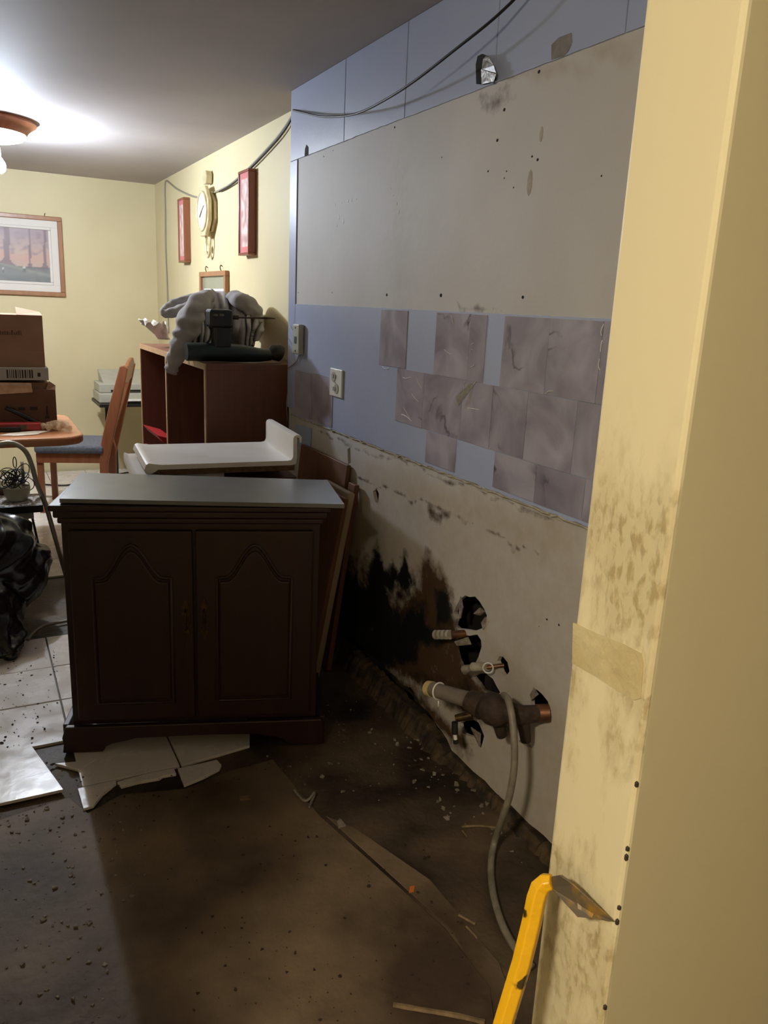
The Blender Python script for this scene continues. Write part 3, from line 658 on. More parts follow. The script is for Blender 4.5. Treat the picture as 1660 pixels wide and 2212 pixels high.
bp(.01, D-.012, .865, LY-.025, aty(340, 984, 5.02).z-.02, aty(340, 984, 5.02).z-.002, 'shelf')
# the jacket: a draped sheet with pleats, a sleeve hanging over the front edge and a hood loop at the left
def curve(pts, x):
    for (a0, b0), (a1, b1) in zip(pts[:-1], pts[1:]):
        if x <= a1:
            t = max(0, (x-a0)/(a1-a0)); t = t*t*(3-2*t); return b0+(b1-b0)*t
    return pts[-1][1]
VT = [(392, 706), (404, 672), (424, 646), (440, 632), (462, 629), (484, 635), (498, 641), (514, 635), (532, 640), (550, 655), (562, 678), (568, 706)]
VB = [(392, 772), (420, 772), (440, 774), (470, 776), (500, 774), (520, 762), (540, 752), (556, 735), (568, 716)]
jk = thing('jacket', 'crumpled grey jacket heaped on the bookcase with one sleeve hanging down', 'jacket', (1.1, 4.2, BZ))
JO = Vector((1.1, 4.2, BZ))
NU, NT = 110, 64
sv_, sf_ = [], []
for i in range(NU+1):
    u = i/NU; U = 392+176*u
    for j in range(NT+1):
        t = j/NT
        if t < .3:
            k_ = t/.3; Y = 4.52-.20*k_; V = curve(VT, U)+(curve(VB, U)-30-curve(VT, U))*(1-k_)**2
        else:
            k_ = (t-.3)/.7; Y = 4.32-.30*math.sin(k_*math.pi/2)**.8; V = curve(VT, U)+(curve(VB, U)-curve(VT, U))*k_**1.25
        f = 2.2*noise.noise((u*3.2, t*1.1, 1.3))+.5*noise.noise((u*9, t*2.2, 6))
        pl_ = math.sin(9*f+14*u)
        amp = .012+.040*min(1, abs(t-.3)*2.2)
        Y -= amp*pl_+.05*noise.noise((u*4, t*4, 8))
        V += 7*math.sin(7*f+2)*(.4+.6*abs(t-.35))+6*noise.noise((u*8, t*6, 3))
        U2 = U+5*noise.noise((u*6, t*5, 12))
        p = aty(U2, V, Y)
        if p.x > BX0-.01: p.z = max(p.z, BZ+.006)
        sv_.append(p-JO)
for i in range(NU):
    for j in range(NT): q = i*(NT+1)+j; sf_.append((q, q+NT+1, q+NT+2, q+1))
o = MB().add(sv_, sf_).build('body', CLOTH, jk, smooth=True, fix=False)
q = o.modifiers.new('smooth', 'SMOOTH'); q.iterations = 3
q = o.modifiers.new('thick', 'SOLIDIFY'); q.thickness = .006
def sleeve(name, path, n=26, rings=60, fold=.12, flat=1.0):
    P_ = bez([aty(u, v, Y)-JO for u, v, Y, r in path], 12); rad = bez([(r, 0, 0) for u, v, Y, r in path], 12); rad = [q.x*.0025 for q in rad]
    mb = MB(); mb.tube(P_, rad, n)
    k = len(P_)
    for i in range(k):
        for j in range(n):
            c = Vector(P_[i]); v = Vector(mb.v[i*n+j]); d = v-c; a_ = 6.283*j/n
            w = 1+fold*math.sin(i*.62+2.5*noise.noise((i*.06, a_*.4, 3))*2+math.sin(a_)*2.2)+.16*noise.noise((i*.09, math.cos(a_)*1.4, math.sin(a_)*1.4))
            d = d*w; d.z *= flat; mb.v[i*n+j] = tuple(c+d)
    return mb.build(name, CLOTH, jk, smooth=True)
sleeve('sleeve', [(452, 640, 4.18, 13), (430, 656, 4.06, 21), (412, 690, 4.01, 25), (396, 730, 3.985, 21), (382, 762, 3.97, 17), (373, 790, 3.97, 14), (368, 806, 3.975, 11)])
sleeve('sleeve', [(500, 640, 4.22, 12), (524, 652, 4.12, 19), (546, 668, 4.10, 17), (556, 690, 4.12, 13), (545, 712, 4.14, 12), (538, 745, 4.12, 11)], fold=.10)
sleeve('hood', [(448, 638, 4.28, 12), (415, 648, 4.26, 13), (385, 657, 4.24, 13), (362, 667, 4.22, 11), (356, 676, 4.2, 9), (372, 676, 4.17, 10), (402, 668, 4.14, 13), (428, 660, 4.12, 12)], fold=.06)

dr = thing('power_drill', 'dark green and black rotary drill with a long thin bit', 'drill', (1.05, 3.82, BZ))
def dl(u, v, Y=3.82): return aty(u, v, Y)-Vector((1.05, 3.82, BZ))
MB().tube([dl(402, 760), dl(430, 760), dl(470, 761), dl(520, 763), dl(560, 767), dl(585, 767)], [.042, .044, .043, .043, .034, .028], 16).build('motor_housing', DRILLG, dr, smooth='auto')
MB().tube([dl(585, 767), dl(593, 763), dl(602, 762), dl(609, 763), dl(613, 765)], [.028, .040, .044, .036, .012], 16).build('rear_grip', RUBBER, dr, smooth='auto')
MB().bar(dl(478, 752), dl(478, 700), .085, .07, (0, 1, 0)).build('gear_neck', BLACK, dr, bevel=.012, seg=3)
MB().bar(dl(474, 708), dl(474, 668), .115, .09, (0, 1, 0)).build('chuck_block', BLACK, dr, bevel=.014, seg=3)
for du in (0, 1): MB().ball(dl(466+13*du, 681, 3.765), .013, 10, (1, .3, .5)).build('vent', STEEL, dr)
MB().tube([dl(500, 685), dl(515, 686)], .011, 10).build('chuck', IRON, dr, smooth='auto')
MB().tube([dl(512, 686), dl(562, 687), dl(572, 687), dl(594, 688)], [.0042, .0042, .006, .003], 8).build('bit', IRON, dr, smooth='auto')
MB().tube(bez([dl(440, 745), dl(452, 735), dl(456, 715), dl(452, 705)], 5), .006, 8).build('cord_guard', RUBBER, dr, smooth=True)
c0, c1 = aty(354, 733, 5.0), aty(334, 697, 4.97); mb = MB(); NB, KB = 30, 9; vv = []
for i in range(KB):
    t = i/(KB-1); c_ = c0.lerp(c1, t); r_ = .036+.040*t**1.3
    for j in range(NB):
        a_ = 6.283*j/NB; k_ = 1+.30*noise.noise((math.cos(a_)*2, math.sin(a_)*2, t*1.5+3))+.22*noise.noise((math.cos(a_)*6, math.sin(a_)*6, t*4))
        zz = (.030*noise.noise((math.cos(a_)*3, math.sin(a_)*3, 9))+.02*noise.noise((math.cos(a_)*8, math.sin(a_)*8, 2)))*t**2
        if abs(a_-3.3) < .35: zz += .035*t**3*(1-abs(a_-3.3)/.35); k_ += .35*t**3*(1-abs(a_-3.3)/.35)
        vv.append((c_.x+r_*k_*math.cos(a_), c_.y+r_*k_*math.sin(a_), max(BZ+.001, c_.z+zz)))
mb.add(vv, [(i*NB+j, i*NB+(j+1) % NB, (i+1)*NB+(j+1) % NB, (i+1)*NB+j) for i in range(KB-1) for j in range(NB)]+[tuple(range(NB))])
wb = mb.build('plastic_bag', M('white_bag_film', (226, 222, 216), (206, 202, 196), scale=12, rough=.25), smooth=True)
q = wb.modifiers.new('thick', 'SOLIDIFY'); q.thickness = .002
tag(wb, 'crumpled open white plastic bag on the far end of the bookcase', 'plastic bag')

# ------------------------------------------------------------------ pictures, clock and cable on the yellow walls
pt = thing('landscape_picture', 'landscape picture of autumn trees in a wood frame with white mount', 'picture', (.30, YB, 1.4675))
PW, PH = .455, .622
def ring(mb, x0, x1, z0, z1, w, y0, y1):
    mb.box(x0, x1, y0, y1, z1-w, z1); mb.box(x0, x1, y0, y1, z0, z0+w); mb.box(x0, x0+w, y0, y1, z0+w, z1-w); mb.box(x1-w, x1, y0, y1, z0+w, z1-w); return mb
ring(MB(), -PW, PW, 0, PH, .034, -.03, -.001).build('frame', OAKF, pt, bevel=.005)
ring(MB(), -PW+.034, PW-.034, .034, PH-.034, .052, -.016, -.002).build('mount', MAT_WHITE, pt, bevel=.002)
ring(MB(), -PW+.086, PW-.086, .086, PH-.086, .022, -.02, -.002).build('inner_slip', MAT_WHITE, pt, bevel=.006)
def canvas(name, parent, x0, x1, z0, z1, y, fn, nx=70, nz=50, to=lambda a, b, y: (a, y, b)):
    me = bpy.data.meshes.new(name); v = [to(x0+(x1-x0)*i/nx, z0+(z1-z0)*j/nz, y) for i in range(nx+1) for j in range(nz+1)]
    f = [(i*(nz+1)+j, (i+1)*(nz+1)+j, (i+1)*(nz+1)+j+1, i*(nz+1)+j+1) for i in range(nx) for j in range(nz)]
    me.from_pydata(v, [], f); me.materials.append(PRINT)
    cols = []
    for i in range(nx+1):
        for j in range(nz+1): cols += lin(fn(i/nx, j/nz))
    a = me.attributes.new('paint', 'FLOAT_COLOR', 'POINT'); a.data.foreach_set('color', np.array(cols, np.float32))
    o = bpy.data.objects.new(name, me); COL.objects.link(o); o.parent = parent; return o
def mixc(a, b, t): t = max(0, min(1, t)); return tuple(a[i]*(1-t)+b[i]*t for i in range(3))
def scene_pic(u, v):
    n1 = noise.noise((u*14, v*14, 0)); n2 = noise.noise((u*5, v*6, 4))
    sky = mixc((176, 146, 128), (142, 120, 126), (v-.45)/.5+.5*n2)
    sky = mixc(sky, (196, 128, 100), max(0, 1-abs(v-.5)/.2)*.8*(.6+n2))
    sky = mixc(sky, (110, 92, 98), max(0, n1)*1.1*(v > .5))
    hz = .33+.05*math.sin(u*5+.6)
    c = sky
    for tx, w in ((.55, .035), (.79, .012), (.95, .016), (.28, .02), (.12, .03)):
        ww = w*(1+1.5*max(0, (hz+.1-v)/.1)**2) if v < hz+.1 else w*(1-.35*(v-hz))
        if abs(u-tx-.03*(v-.5)) < ww and v > hz-.04: c = mixc(c, (88, 66, 72), .85)
    if v < hz:
        c = mixc((72, 66, 72), (96, 104, 98), (hz-v)/.12)
        c = mixc(c, (122, 132, 108), max(0, 1-abs((v-.27)+(u-.62)*.35)/.05)*.8)
        c = mixc(c, (76, 80, 82), max(0, (.14-v)/.14))
        c = mixc(c, (128, 132, 126), max(0, n1)*.5)
    for px, pz in ((.72, .24), (.5, .2)):
        if abs(u-px) < .012 and abs(v-pz) < .055: c = (186, 188, 176) if v > pz else (70, 70, 66)
    return mixc(c, (205, 196, 196), .28)  # glass glare mixed into the picture's colours as a pale veil
canvas('canvas', pt, -PW+.105, PW-.105, .105, PH-.105, -.008, scene_pic)
MB().tube([(.33, -.012, PH-.004), (.333, -.008, PH+.016), (.337, -.002, PH+.022)], .003, 6).build('hook', IRON, pt)

def wyx(a, b, y): return (y, a, b)
def box_frame(y0, y1, z0, z1, d, mat, label, flip):
    t = thing('narrow_frame', label, 'picture frame', (XY, (y0+y1)/2, z0), 0, 'narrow frames beside the clock')
    h, w = z1-z0, (y1-y0)/2
    mb = MB(); wd_ = .014
    for a0, a1, b0, b1 in ((-w, w, h-wd_, h), (-w, w, 0, wd_), (-w, -w+wd_, wd_, h-wd_), (w-wd_, w, wd_, h-wd_)): mb.box(-d, -.001, a0, a1, b0, b1)
    mb.build('frame', mat, t, bevel=.003)
    def art(u, v):
        if u < .12 or u > .88 or v < .08 or v > .92: return (206, 62, 60)
        return mixc((226, 204, 196), (176, 120, 108), .4+1.2*noise.noise((u*4, v*9, flip)))
    canvas('print', t, -w+wd_, w-wd_, wd_, h-wd_, -d*.80, art, 24, 60, wyx)
    MB().box(-d*.88, -d*.86, -w+wd_, w-wd_, wd_, h-wd_).build('glass', M('clear_glass', (255, 255, 255), rough=.03, alpha=.1), t)
box_frame(4.545, 4.735, 1.757, 2.216, .05, REDWOOD, 'narrow upright red-mounted frame to the right of the clock', 1)
box_frame(6.05, 6.235, 1.757, 2.205, .05, OAK, 'narrow upright wooden frame to the left of the clock near the corner', 5)

ck = thing('wall_clock', 'pale gold octagonal pendulum clock hanging between two narrow frames', 'clock', (XY, 5.47, 2.06))
def oct_(r, k=1.0, n=8, off=R(22.5)): return [(r*math.cos(off+2*math.pi*i/n)*k, r*math.sin(off+2*math.pi*i/n)) for i in range(n)]
fx = lambda a, b, h: (-h, a, b)
MB().prism(oct_(.135), fx, .001, .022).build('back_plate', GOLD, ck, bevel=.004)
MB().prism([(a*.9, b) for a, b in oct_(.168)], fx, .04, .066).build('bezel', GOLD, ck, bevel=.006)
MB().prism([(a*.7, b*.7) for a, b in oct_(.10)], fx, .02, .042).build('stem', GOLD, ck)
MB().lathe([(.002, -.068), (.118, -.068), (.122, -.066)], 32, axis='x').build('dial', CREAM, ck)
mb = MB(); mb.tube([(-.07, .12*math.cos(t), .12*math.sin(t)) for t in [2*math.pi*i/32 for i in range(33)]], .007, 8, cap=False); mb.build('dial_ring', GOLD, ck, smooth=True)
MB().bar((-.071, 0, 0), (-.071, .05, -.035), .006, .002).bar((-.072, 0, 0), (-.072, -.06, .03), .004, .002).build('hand', INK, ck)
MB().prism([(-.035, .17), (.035, .17), (.048, .22), (.03, .25), (-.03, .25), (-.048, .22)], fx, .01, .05).build('crest', GOLD, ck, bevel=.004)
mb = MB(); loop = [(-.03, .045*math.cos(t)*(1 if math.sin(t) < 0 else 1.2), -.20+.085*math.sin(t)) for t in [2*math.pi*i/24 for i in range(25)]]
mb.tube(loop, .009, 8, cap=False); mb.build('pendulum_frame', GOLD, ck, smooth=True)
MB().lathe([(.002, -.036), (.022, -.033), (.024, -.028), (.002, -.024)], 20, (0, 0, -.23), axis='x').bar((-.03, 0, -.13), (-.03, 0, -.23), .005, .003, (1, 0, 0)).build('pendulum', GOLD, ck, smooth='auto')

sf = thing('small_frame', 'small oak frame with greenish glass hung from two hooks above the jacket', 'picture frame', (XY, 5.40, 1.25))
mb = MB()
for a0, a1, b0, b1 in ((-.32, .32, .40, .432), (-.32, .32, 0, .03), (-.32, -.285, .03, .40), (.285, .32, .03, .40)): mb.box(-.03, -.001, a0, a1, b0, b1)
mb.build('frame', OAKF, sf, bevel=.004)
MB().box(-.012, -.002, -.285, .285, .03, .40).build('glass', MIRROR_GLASS, sf)
MB().box(-.014, -.0125, -.25, .25, .05, .32).build('sheet', PAPER, sf)
for yy in (-.18, .18): MB().tube(bez([(-.012, yy, .43), (-.02, yy, .45), (-.012, yy+.012, .468), (-.003, yy+.01, .46)], 5), .003, 6).build('hook', BRASS, sf)

def cable(name, pts, r, mat, label, cat='cable', n=8):
    o = MB().tube(bez(pts, n), r, 7).build(name, mat, smooth=True); return tag(o, label, cat)
K = [atx(u, v, XW-.006) for u, v in ((634, 236),)]
cable('hanging_cable', [atx(u, v, XW-o) for u, v, o in ((1160, -55, .05), (1110, 0, .06), (1058, 48, .075), (985, 106, .09), (900, 172, .095), (830, 217, .085), (765, 247, .065), (700, 252, .04), (655, 243, .018), (634, 238, .008))], .0042, CABLE, 'black cable sagging across the blue boards under the ceiling')
cable('hanging_cable', [atx(u, v, XY-o) for u, v, o in ((633, 248, .006), (600, 296, .012), (540, 361, .012), (500, 396, .01), (472, 412, .008), (440, 424, .008), (420, 425, .008), (385, 410, .008), (368, 397, .007), (358, 391, .007), (356, 410, .007), (357, 460, .007), (358, 540, .007), (362, 640, .007), (364, 720, .007))], .006, CABLE_G, 'grey cable looping behind the clock and dropping down the room corner')
cable('hanging_cable', [atx(u, v, XY-o) for u, v, o in ((633, 252, .012), (602, 298, .018), (542, 363, .018), (502, 398, .016), (474, 414, .012))], .005, CABLE, 'short dark cable strand between the wall corner and the clock')

# ------------------------------------------------------------------ outlets on the blue wall
ol = thing('power_outlet', 'white double power outlet plate on the blue band', 'outlet', (XW-.004, 3.066, 1.183))
MB().box(-.009, 0, -.062, .062, -.058, .058).build('plate', WHITE_PL, ol, bevel=.003)
for zz in (-.026, .026):
    s_ = MB().lathe([(.002, -.0115), (.021, -.0112), (.022, -.008)], 20, (0, .02 if zz > 0 else -.012, zz*.9), axis='x').build('socket', BEIGE_PL, ol)
    MB().box(-.0125, -.011, -.012+.006, -.009+.006, zz-.008, zz+.008).box(-.0125, -.011, .008+.006, .011+.006, zz-.008, zz+.008).build('slots', INK, s_)
MB().ball((-.009, 0, 0), .003, 8).build('screw', STEEL, ol)
pj = thing('phone_jack', 'grey rectangular phone jack box near the end of the blue wall', 'phone jack', (XW-.005, 3.488, 1.340))
MB().box(-.028, 0, -.04, .04, -.068, .068).build('box', BEIGE_PL, pj, bevel=.006, seg=3)
MB().box(-.0295, -.027, -.014, .014, -.02, .012).build('jack_hole', INK, pj)
for zz in (-.052, .052): MB().ball((-.028, 0, zz), .0045, 8).build('screw', STEEL, pj)
cable('phone_wire', [Vector((XW-.012, 3.49, 1.272)), Vector((XW-.012, 3.52, 1.24)), Vector((XW-.008, 3.6, 1.21)), Vector((XW-.004, 3.655, 1.19)), Vector((XW+.012, 3.675, 1.12)), Vector((XW+.0, 3.68, 1.02)), Vector((XW+.01, 3.675, .9))], .003, CABLE_G, 'thin grey wire running from the phone jack round the wall end')
cable('phone_wire', [Vector((XW-.02, 3.528, 1.35)), Vector((XW-.012, 3.58, 1.375)), Vector((XW-.006, 3.63, 1.395)), Vector((XW-.001, 3.668, 1.41)), Vector((XW+.006, 3.672, 1.36))], .0025, CABLE_G, 'short pale wire leaving the top side of the phone jack', n=5)

# ------------------------------------------------------------------ dining furniture
tb = thing('dining_table', 'honey oak dining table with rounded end, loaded with boxes', 'table', (0, 4.5, 0))
pl = []
X0, X1, Ya, Yb = -1.0, .535, .0, .92
for cx_, cy_, a0 in ((X1-.14, Ya+.14, -90), (X1-.14, Yb-.14, 0), (X0+.14, Yb-.14, 90), (X0+.14, Ya+.14, 180)):
    for i in range(7): pl.append((cx_+.14*math.cos(R(a0+15*i)), cy_+.14*math.sin(R(a0+15*i))))
MB().prism(pl, fz, .700, .75).build('table_top', OAKX, tb, bevel=.016, seg=4)
MB().box(-.85, -.02, .15, .77, .63, .70).build('apron', OAK, tb)
for xx in (-.8, -.32):
    for yy in (.18, .72): MB().lathe([(.028, 0), (.03, .1), (.04, .3), (.03, .5), (.042, .6), (.042, .64)], 14, (xx, yy, 0)).build('leg', OAK, tb, smooth='auto')

ch = thing('dining_chair', 'oak dining chair with grey padded seat standing beside the table', 'chair', (.36, 5.82, 0), R(-17))
# local +x runs from seat front to back, +y away from the camera
MB().box(-.01, .45, -.02, .44, .425, .485).build('seat', DENIM, ch, bevel=.022, seg=4)
MB().box(0, .42, -.005, .015, .36, .425).box(0, .42, .405, .425, .36, .425).box(0, .02, .0, .42, .36, .425).box(.40, .42, 0, .42, .36, .425).build('apron', OAK, ch)
for yy in (.0, .385): MB().box(0, .04, yy, yy+.038, 0, .425).build('leg', OAK, ch, bevel=.004)
def bpost(y0, w):
    side = [(.41, 0), (.455, 0), (.47, .36), (.505, .50), (.575, .78), (.63, 1.02), (.60, 1.04), (.575, 1.03), (.50, .78), (.43, .50), (.415, .36)]
    return MB().prism(side, lambda a, b, h: (a, h, b), y0, y0+w)
bpost(-.01, .04).build('back_post', OAK, ch, bevel=.006); bpost(.39, .04).build('back_post', OAK, ch, bevel=.006)
crest = []
for i in range(9):
    t = i/8; crest.append((.03+.36*t, 1.03+.05*math.sin(math.pi*t)))
MB().prism([(.03, .92)]+crest+[(.39, .92), (.21, .90)], lambda a, b, h: (h+(b-.9)*.22, a, b), .572, .598).build('crest_rail', OAK, ch, bevel=.006)
MB().bar((.455, .0, .55), (.455, .42, .55), .02, .05, (0, 0, 1)).build('lower_rail', OAK, ch, bevel=.004)
for k_ in range(5):
    yy = .07+k_*.07; MB().bar((.46, yy, .56), (.575, yy, .93), .028, .012, (1, 0, 0)).build('slat', OAK, ch, bevel=.002)

def boxthing(name, label, cat, x0, x1, y0, y1, z0, z1, mat, marks=(), group=None):
    t = thing(name, label, cat, (x1, y0, z0), 0, group)
    MB().box(x0-x1, 0, 0, y1-y0, 0, z1-z0).build('carton', mat, t, bevel=.002, seg=1)
    for i, (a, b, c, d) in enumerate(marks): MB().box(a, b, -.0012, .001, c, d).build('print_mark', INK, t)
    return t
TZ = .751
low_b = boxthing('cardboard_box', 'large torn brown cardboard box standing on the dining table', 'box', -.25, .425, 4.86, 5.25, TZ, .965, CARD_D,
                 [(-.46, -.42, .10, .115), (-.40, -.385, .10, .117), (-.25, -.215, .10, .116), (-.20, -.165, .10, .116), (-.14, -.10, .10, .118), (-.055, -.046, .07, .12), (-.062, -.04, .05, .065)])
MB().add([(-.36, 0, .214), (-.12, 0, .214), (-.13, -.012, .235), (-.35, -.014, .25)], [(0, 1, 2, 3)]).add([(-.30, -.004, .19), (-.12, -.004, .2), (-.125, -.006, .252), (-.30, -.006, .255)], [(0, 1, 2, 3)]).build('torn_flap', CARD_IN, low_b, fix=False)
MB().add([(-.05, .0, .21), (0, .0, .21), (.005, .03, .235), (-.03, .02, .26)], [(0, 1, 2, 3)]).build('flap', CARD, low_b, fix=False)
for k_ in ('torn_flap', 'flap'):
    for o in low_b.children:
        if o.name.startswith(k_) and not o.modifiers: q = o.modifiers.new('thick', 'SOLIDIFY'); q.thickness = .003
MB().box(-.45, -.03, .03, .37, .214, .2495).build('inner_carton', CARD, low_b)
gb = boxthing('flat_box', 'flat white printed box with barcode lying on the torn brown box', 'box', -.25, .395, 4.87, 5.22, 1.0165, 1.086, BOARD_GR)
bars = MB(); xx = -.215
while xx < -.075:
    w = rnd.choice((.003, .005, .008)); bars.box(xx, xx+w, -.0012, .001, .012, .058); xx += w+rnd.choice((.004, .006))
bars.build('barcode', INK, gb)['kind'] = 'stuff'; MB().box(-.058, -.042, -.0012, .001, .02, .042).build('print_mark', INK, gb)
MB().box(-.38, -.30, -.0012, .001, .022, .04).build('print_mark', INK, gb); MB().box(-.44, -.40, -.0012, .001, .012, .034).build('print_mark', INK, gb)
tbx = boxthing('cardboard_box', 'upright brown cardboard box on top of the flat white box', 'box', -.25, .383, 4.9, 5.2, 1.0875, 1.372, CARD, ())
mk = MB(); xx = -.275
for i in range(15):
    w = rnd.uniform(.004, .009); h_ = rnd.uniform(.012, .026); mk.box(xx, xx+w, -.0012, .001, .175, .175+h_); xx += w+.0045
mk.build('print_mark', M('faded_print', (92, 68, 54), rough=.8), tbx)
MB().box(-.633, 0, -.0025, 0, .0, .085).build('lower_flap', CARD, tbx, bevel=.001, seg=1)
MB().add([(-.13, 0, .2845), (0, 0, .2845), (-.005, .10, .302), (-.13, .1, .325)], [(0, 1, 2, 3)]).build('top_flap', CARD, tbx, fix=False).modifiers.new('thick', 'SOLIDIFY').thickness = .004

pp = MB().prism([(.11, 4.60), (.20, 4.575), (.30, 4.60), (.315, 4.64), (.37, 4.70), (.30, 4.72), (.16, 4.66)], fz, TZ, TZ+.004).build('paper_sheet', PAPER)
tag(pp, 'white sheet of paper lying on the front edge of the dining table', 'paper')
rt_ = thing('red_tool_case', 'red case lying on the table in front of the torn cardboard box', 'case', (.21, 4.76, TZ), R(-8))
MB().box(-.13, .12, -.03, .04, 0, .045).build('shell', RED, rt_, bevel=.008, seg=3)
MB().box(-.14, .02, -.05, -.031, 0, .026).build('grip', BLACK, rt_, bevel=.004)
MB().box(.015, .05, -.034, -.029, .012, .035).build('clasp', STEEL, rt_)
bt = MB().tube([(.16, 4.83, .87), (.24, 4.81, .83), (.33, 4.80, .775), (.38, 4.79, .765)], [.01, .013, .016, .014], 8).build('black_tool_handle', BLACK, smooth=True)
tag(bt, 'black tool handle propped slantwise against the torn cardboard box', 'tool')
am = blob('plastic_wrap', AMBER, [(Vector((.40+.06*math.cos(a), 4.74+.04*math.sin(a), TZ+.024)), .02, 10) for a in (0, 1, 2, 3, 4, 5, 6)]+[((.40, 4.74, TZ+.03), .03, 10), ((.47, 4.70, TZ+.016), .015, 10)], .006, (('VORONOI', .03, .02),), smooth_it=2)
tag(am, 'crumpled clear amber plastic wrap near the rounded table end', 'plastic wrap')

# hoop-backed chair, only its edge is in frame
hc = thing('hoop_chair', 'dark wooden chair with round hoop back at the left edge before the table', 'chair', (-.035, 4.45, 0))
hp = [(.055*math.cos(t)+.055, 0, .83+.085*math.sin(t)) for t in [2*math.pi*i/28 for i in range(29)]]
MB().tube(hp, .011, 8, cap=False).build('hoop', M('dark_varnished_wood', (70, 40, 32), (52, 30, 26), scale=20, rough=.25), hc, smooth=True)
HW = MATS['dark_varnished_wood']
for xx in (.03, .115): MB().tube([(xx, 0, .46), (xx+.004, .0, .62), (xx, 0, .77)], [.012, .016, .012], 8).build('back_post', HW, hc, smooth=True)
for i in range(4):
    a = i*.8; MB().tube([(.055+.05*math.cos(a), 0, .83+.08*math.sin(a)), (.055-.05*math.cos(a), 0, .83-.08*math.sin(a))], .004, 6).build('spoke', HW, hc)
MB().lathe([(.16, .43), (.18, .44), (.18, .455), (.165, .465)], 28, (.07, .20, 0)).build('seat', HW, hc, smooth='auto')
for a in (45, 135, 225, 315): MB().tube([(.07+.11*math.cos(R(a)), .20+.11*math.sin(R(a)), .44), (.07+.17*math.cos(R(a)), .20+.17*math.sin(R(a)), 0)], .014, 8).build('leg', HW, hc, smooth='auto')

# chrome step stool with a speckled step, a tub and a black wire whisk ball on it
st = thing('step_stool', 'chrome step stool with arched handle and speckled black step', 'stool', (.07, 4.2, 0))
def sl_(u, v, Y): return aty(u, v, Y)-Vector((.07, 4.2, 0))
arch_p = [sl_(-75, 1150, 4.33), sl_(-50, 1010, 4.33), sl_(-20, 970, 4.33), sl_(10, 957, 4.33), sl_(35, 960, 4.33), sl_(55, 975, 4.33), sl_(68, 1003, 4.33), sl_(80, 1045, 4.33), sl_(98, 1088, 4.33), sl_(113, 1140, 4.33)]
e0 = arch_p[-1]; d0 = (arch_p[-1]-arch_p[-2]); e1 = e0+d0*((e0.z)/(-d0.z))
b0 = arch_p[0]; d1 = (arch_p[0]-arch_p[1]); b1 = b0+d1*((b0.z)/(-d1.z))
MB().tube([b1]+bez(arch_p, 5)+[e1], .0125, 10).build('handle_frame', CHROME, st, smooth=True)
MB().box(-.36, .205, -.02, .22, .445, .47).build('step', SPECK, st, bevel=.006)
MB().box(-.36, .205, -.026, -.0205, .428, .466).build('step_edge', BLACK, st, bevel=.003)
MB().box(-.33, .16, -.01, .0, .395, .428).build('cross_bar', CHROME, st)
for xx in (.125, -.28): MB().tube([(xx, .02, .43), (xx+.01, -.05, 0)], .010, 8).build('leg', CHROME, st, smooth=True)
for xx in (.15, -.30): MB().tube([(xx, .10, .43), (xx+.06, .2, .0)], .006, 8).build('brace', BLACK, st, smooth=True)
MB().tube([(.128, .13, .47), (.13, .13, .66)], .008, 8).build('upright', CHROME, st, smooth=True)
tu = MB().lathe([(.045, .4715), (.058, .49), (.066, .535), (.068, .54), (.064, .54), (.056, .495), (.044, .476)], 24, (.165, 4.30, 0)).build('plastic_tub', M('frosted_plastic', (206, 202, 184), rough=.3, trans=.5), smooth='auto')
tag(tu, 'frosted plastic tub on the speckled step of the stool', 'tub')
mb = MB()
for i in range(26):
    a, b = rnd.uniform(0, 6.28), rnd.uniform(-.6, 1.0); ax = Vector((rnd.uniform(-1, 1), rnd.uniform(-1, 1), rnd.uniform(-1, 1))).normalized()
    u_ = ax.orthogonal().normalized(); w_ = ax.cross(u_); c_ = Vector((.165+rnd.uniform(-.05, .05), 4.30+rnd.uniform(-.03, .03), .585+rnd.uniform(-.035, .03))); r_ = rnd.uniform(.022, .05)
    mb.tube([c_+r_*(math.cos(t)*u_+math.sin(t)*w_*.8) for t in [2*math.pi*k/14 for k in range(15)]], .0024, 5, cap=False)
mb.tube([Vector((.165+.008*math.cos(t), 4.29, .665+.028*math.sin(t))) for t in [2*math.pi*k/14 for k in range(15)]], .0025, 5, cap=False)
o = mb.build('wire_coil', BLACK, smooth=True); tag(o, 'tangle of thin black wire loops heaped in the plastic tub', 'wire')
o = blob('dark_cloth', M('dark_cloth', (40, 40, 38), (30, 30, 28), scale=20, rough=.85), [((.02, 4.26, .50), .05, 10), ((-.05, 4.27, .52), .06, 10), ((-.12, 4.28, .51), .05, 10)], .01, (('CLOUDS', .06, .03),))
tag(o, 'dark folded cloth on the step beside the plastic tub', 'cloth')
o = blob('pale_cloth', M('pale_cloth', (176, 170, 150), (160, 154, 134), scale=20, rough=.85), [((.02, 4.36, .54), .05, 10), ((-.03, 4.37, .565), .05, 10)], .01, (('CLOUDS', .05, .03),))
tag(o, 'pale cloth lump behind the dark cloth on the stool', 'cloth')

# printer on a stand in the corner
pn = thing('printer', 'beige office printer standing in the corner behind the dining chair', 'printer', (.98, 6.75, .652))
MB().box(-.07, .36, -.05, .30, 0, .075).build('base', BEIGE_PL, pn, bevel=.006)
MB().box(-.06, .35, .0, .3, .0755, .15).build('body', BEIGE_PL, pn, bevel=.008)
MB().prism([(.02, .15), (.28, .15), (.33, .235), (.30, .24)], lambda a, b, h: (h, a+.02, b), -.02, .33).build('paper_tray', BEIGE_PL, pn, bevel=.004)
MB().box(.03, .35, -.012, .002, .085, .10).build('paper_slot', BLACK, pn)
MB().box(.02, .34, -.13, -.045, .02, .03).build('output_tray', WHITE_PL, pn, bevel=.003)
sd = thing('printer_stand', 'dark narrow stand carrying the beige printer', 'stand', (.98, 6.7, 0))
MB().box(-.08, .40, -.08, .38, .625, .651).build('top', BLACK, sd, bevel=.003)
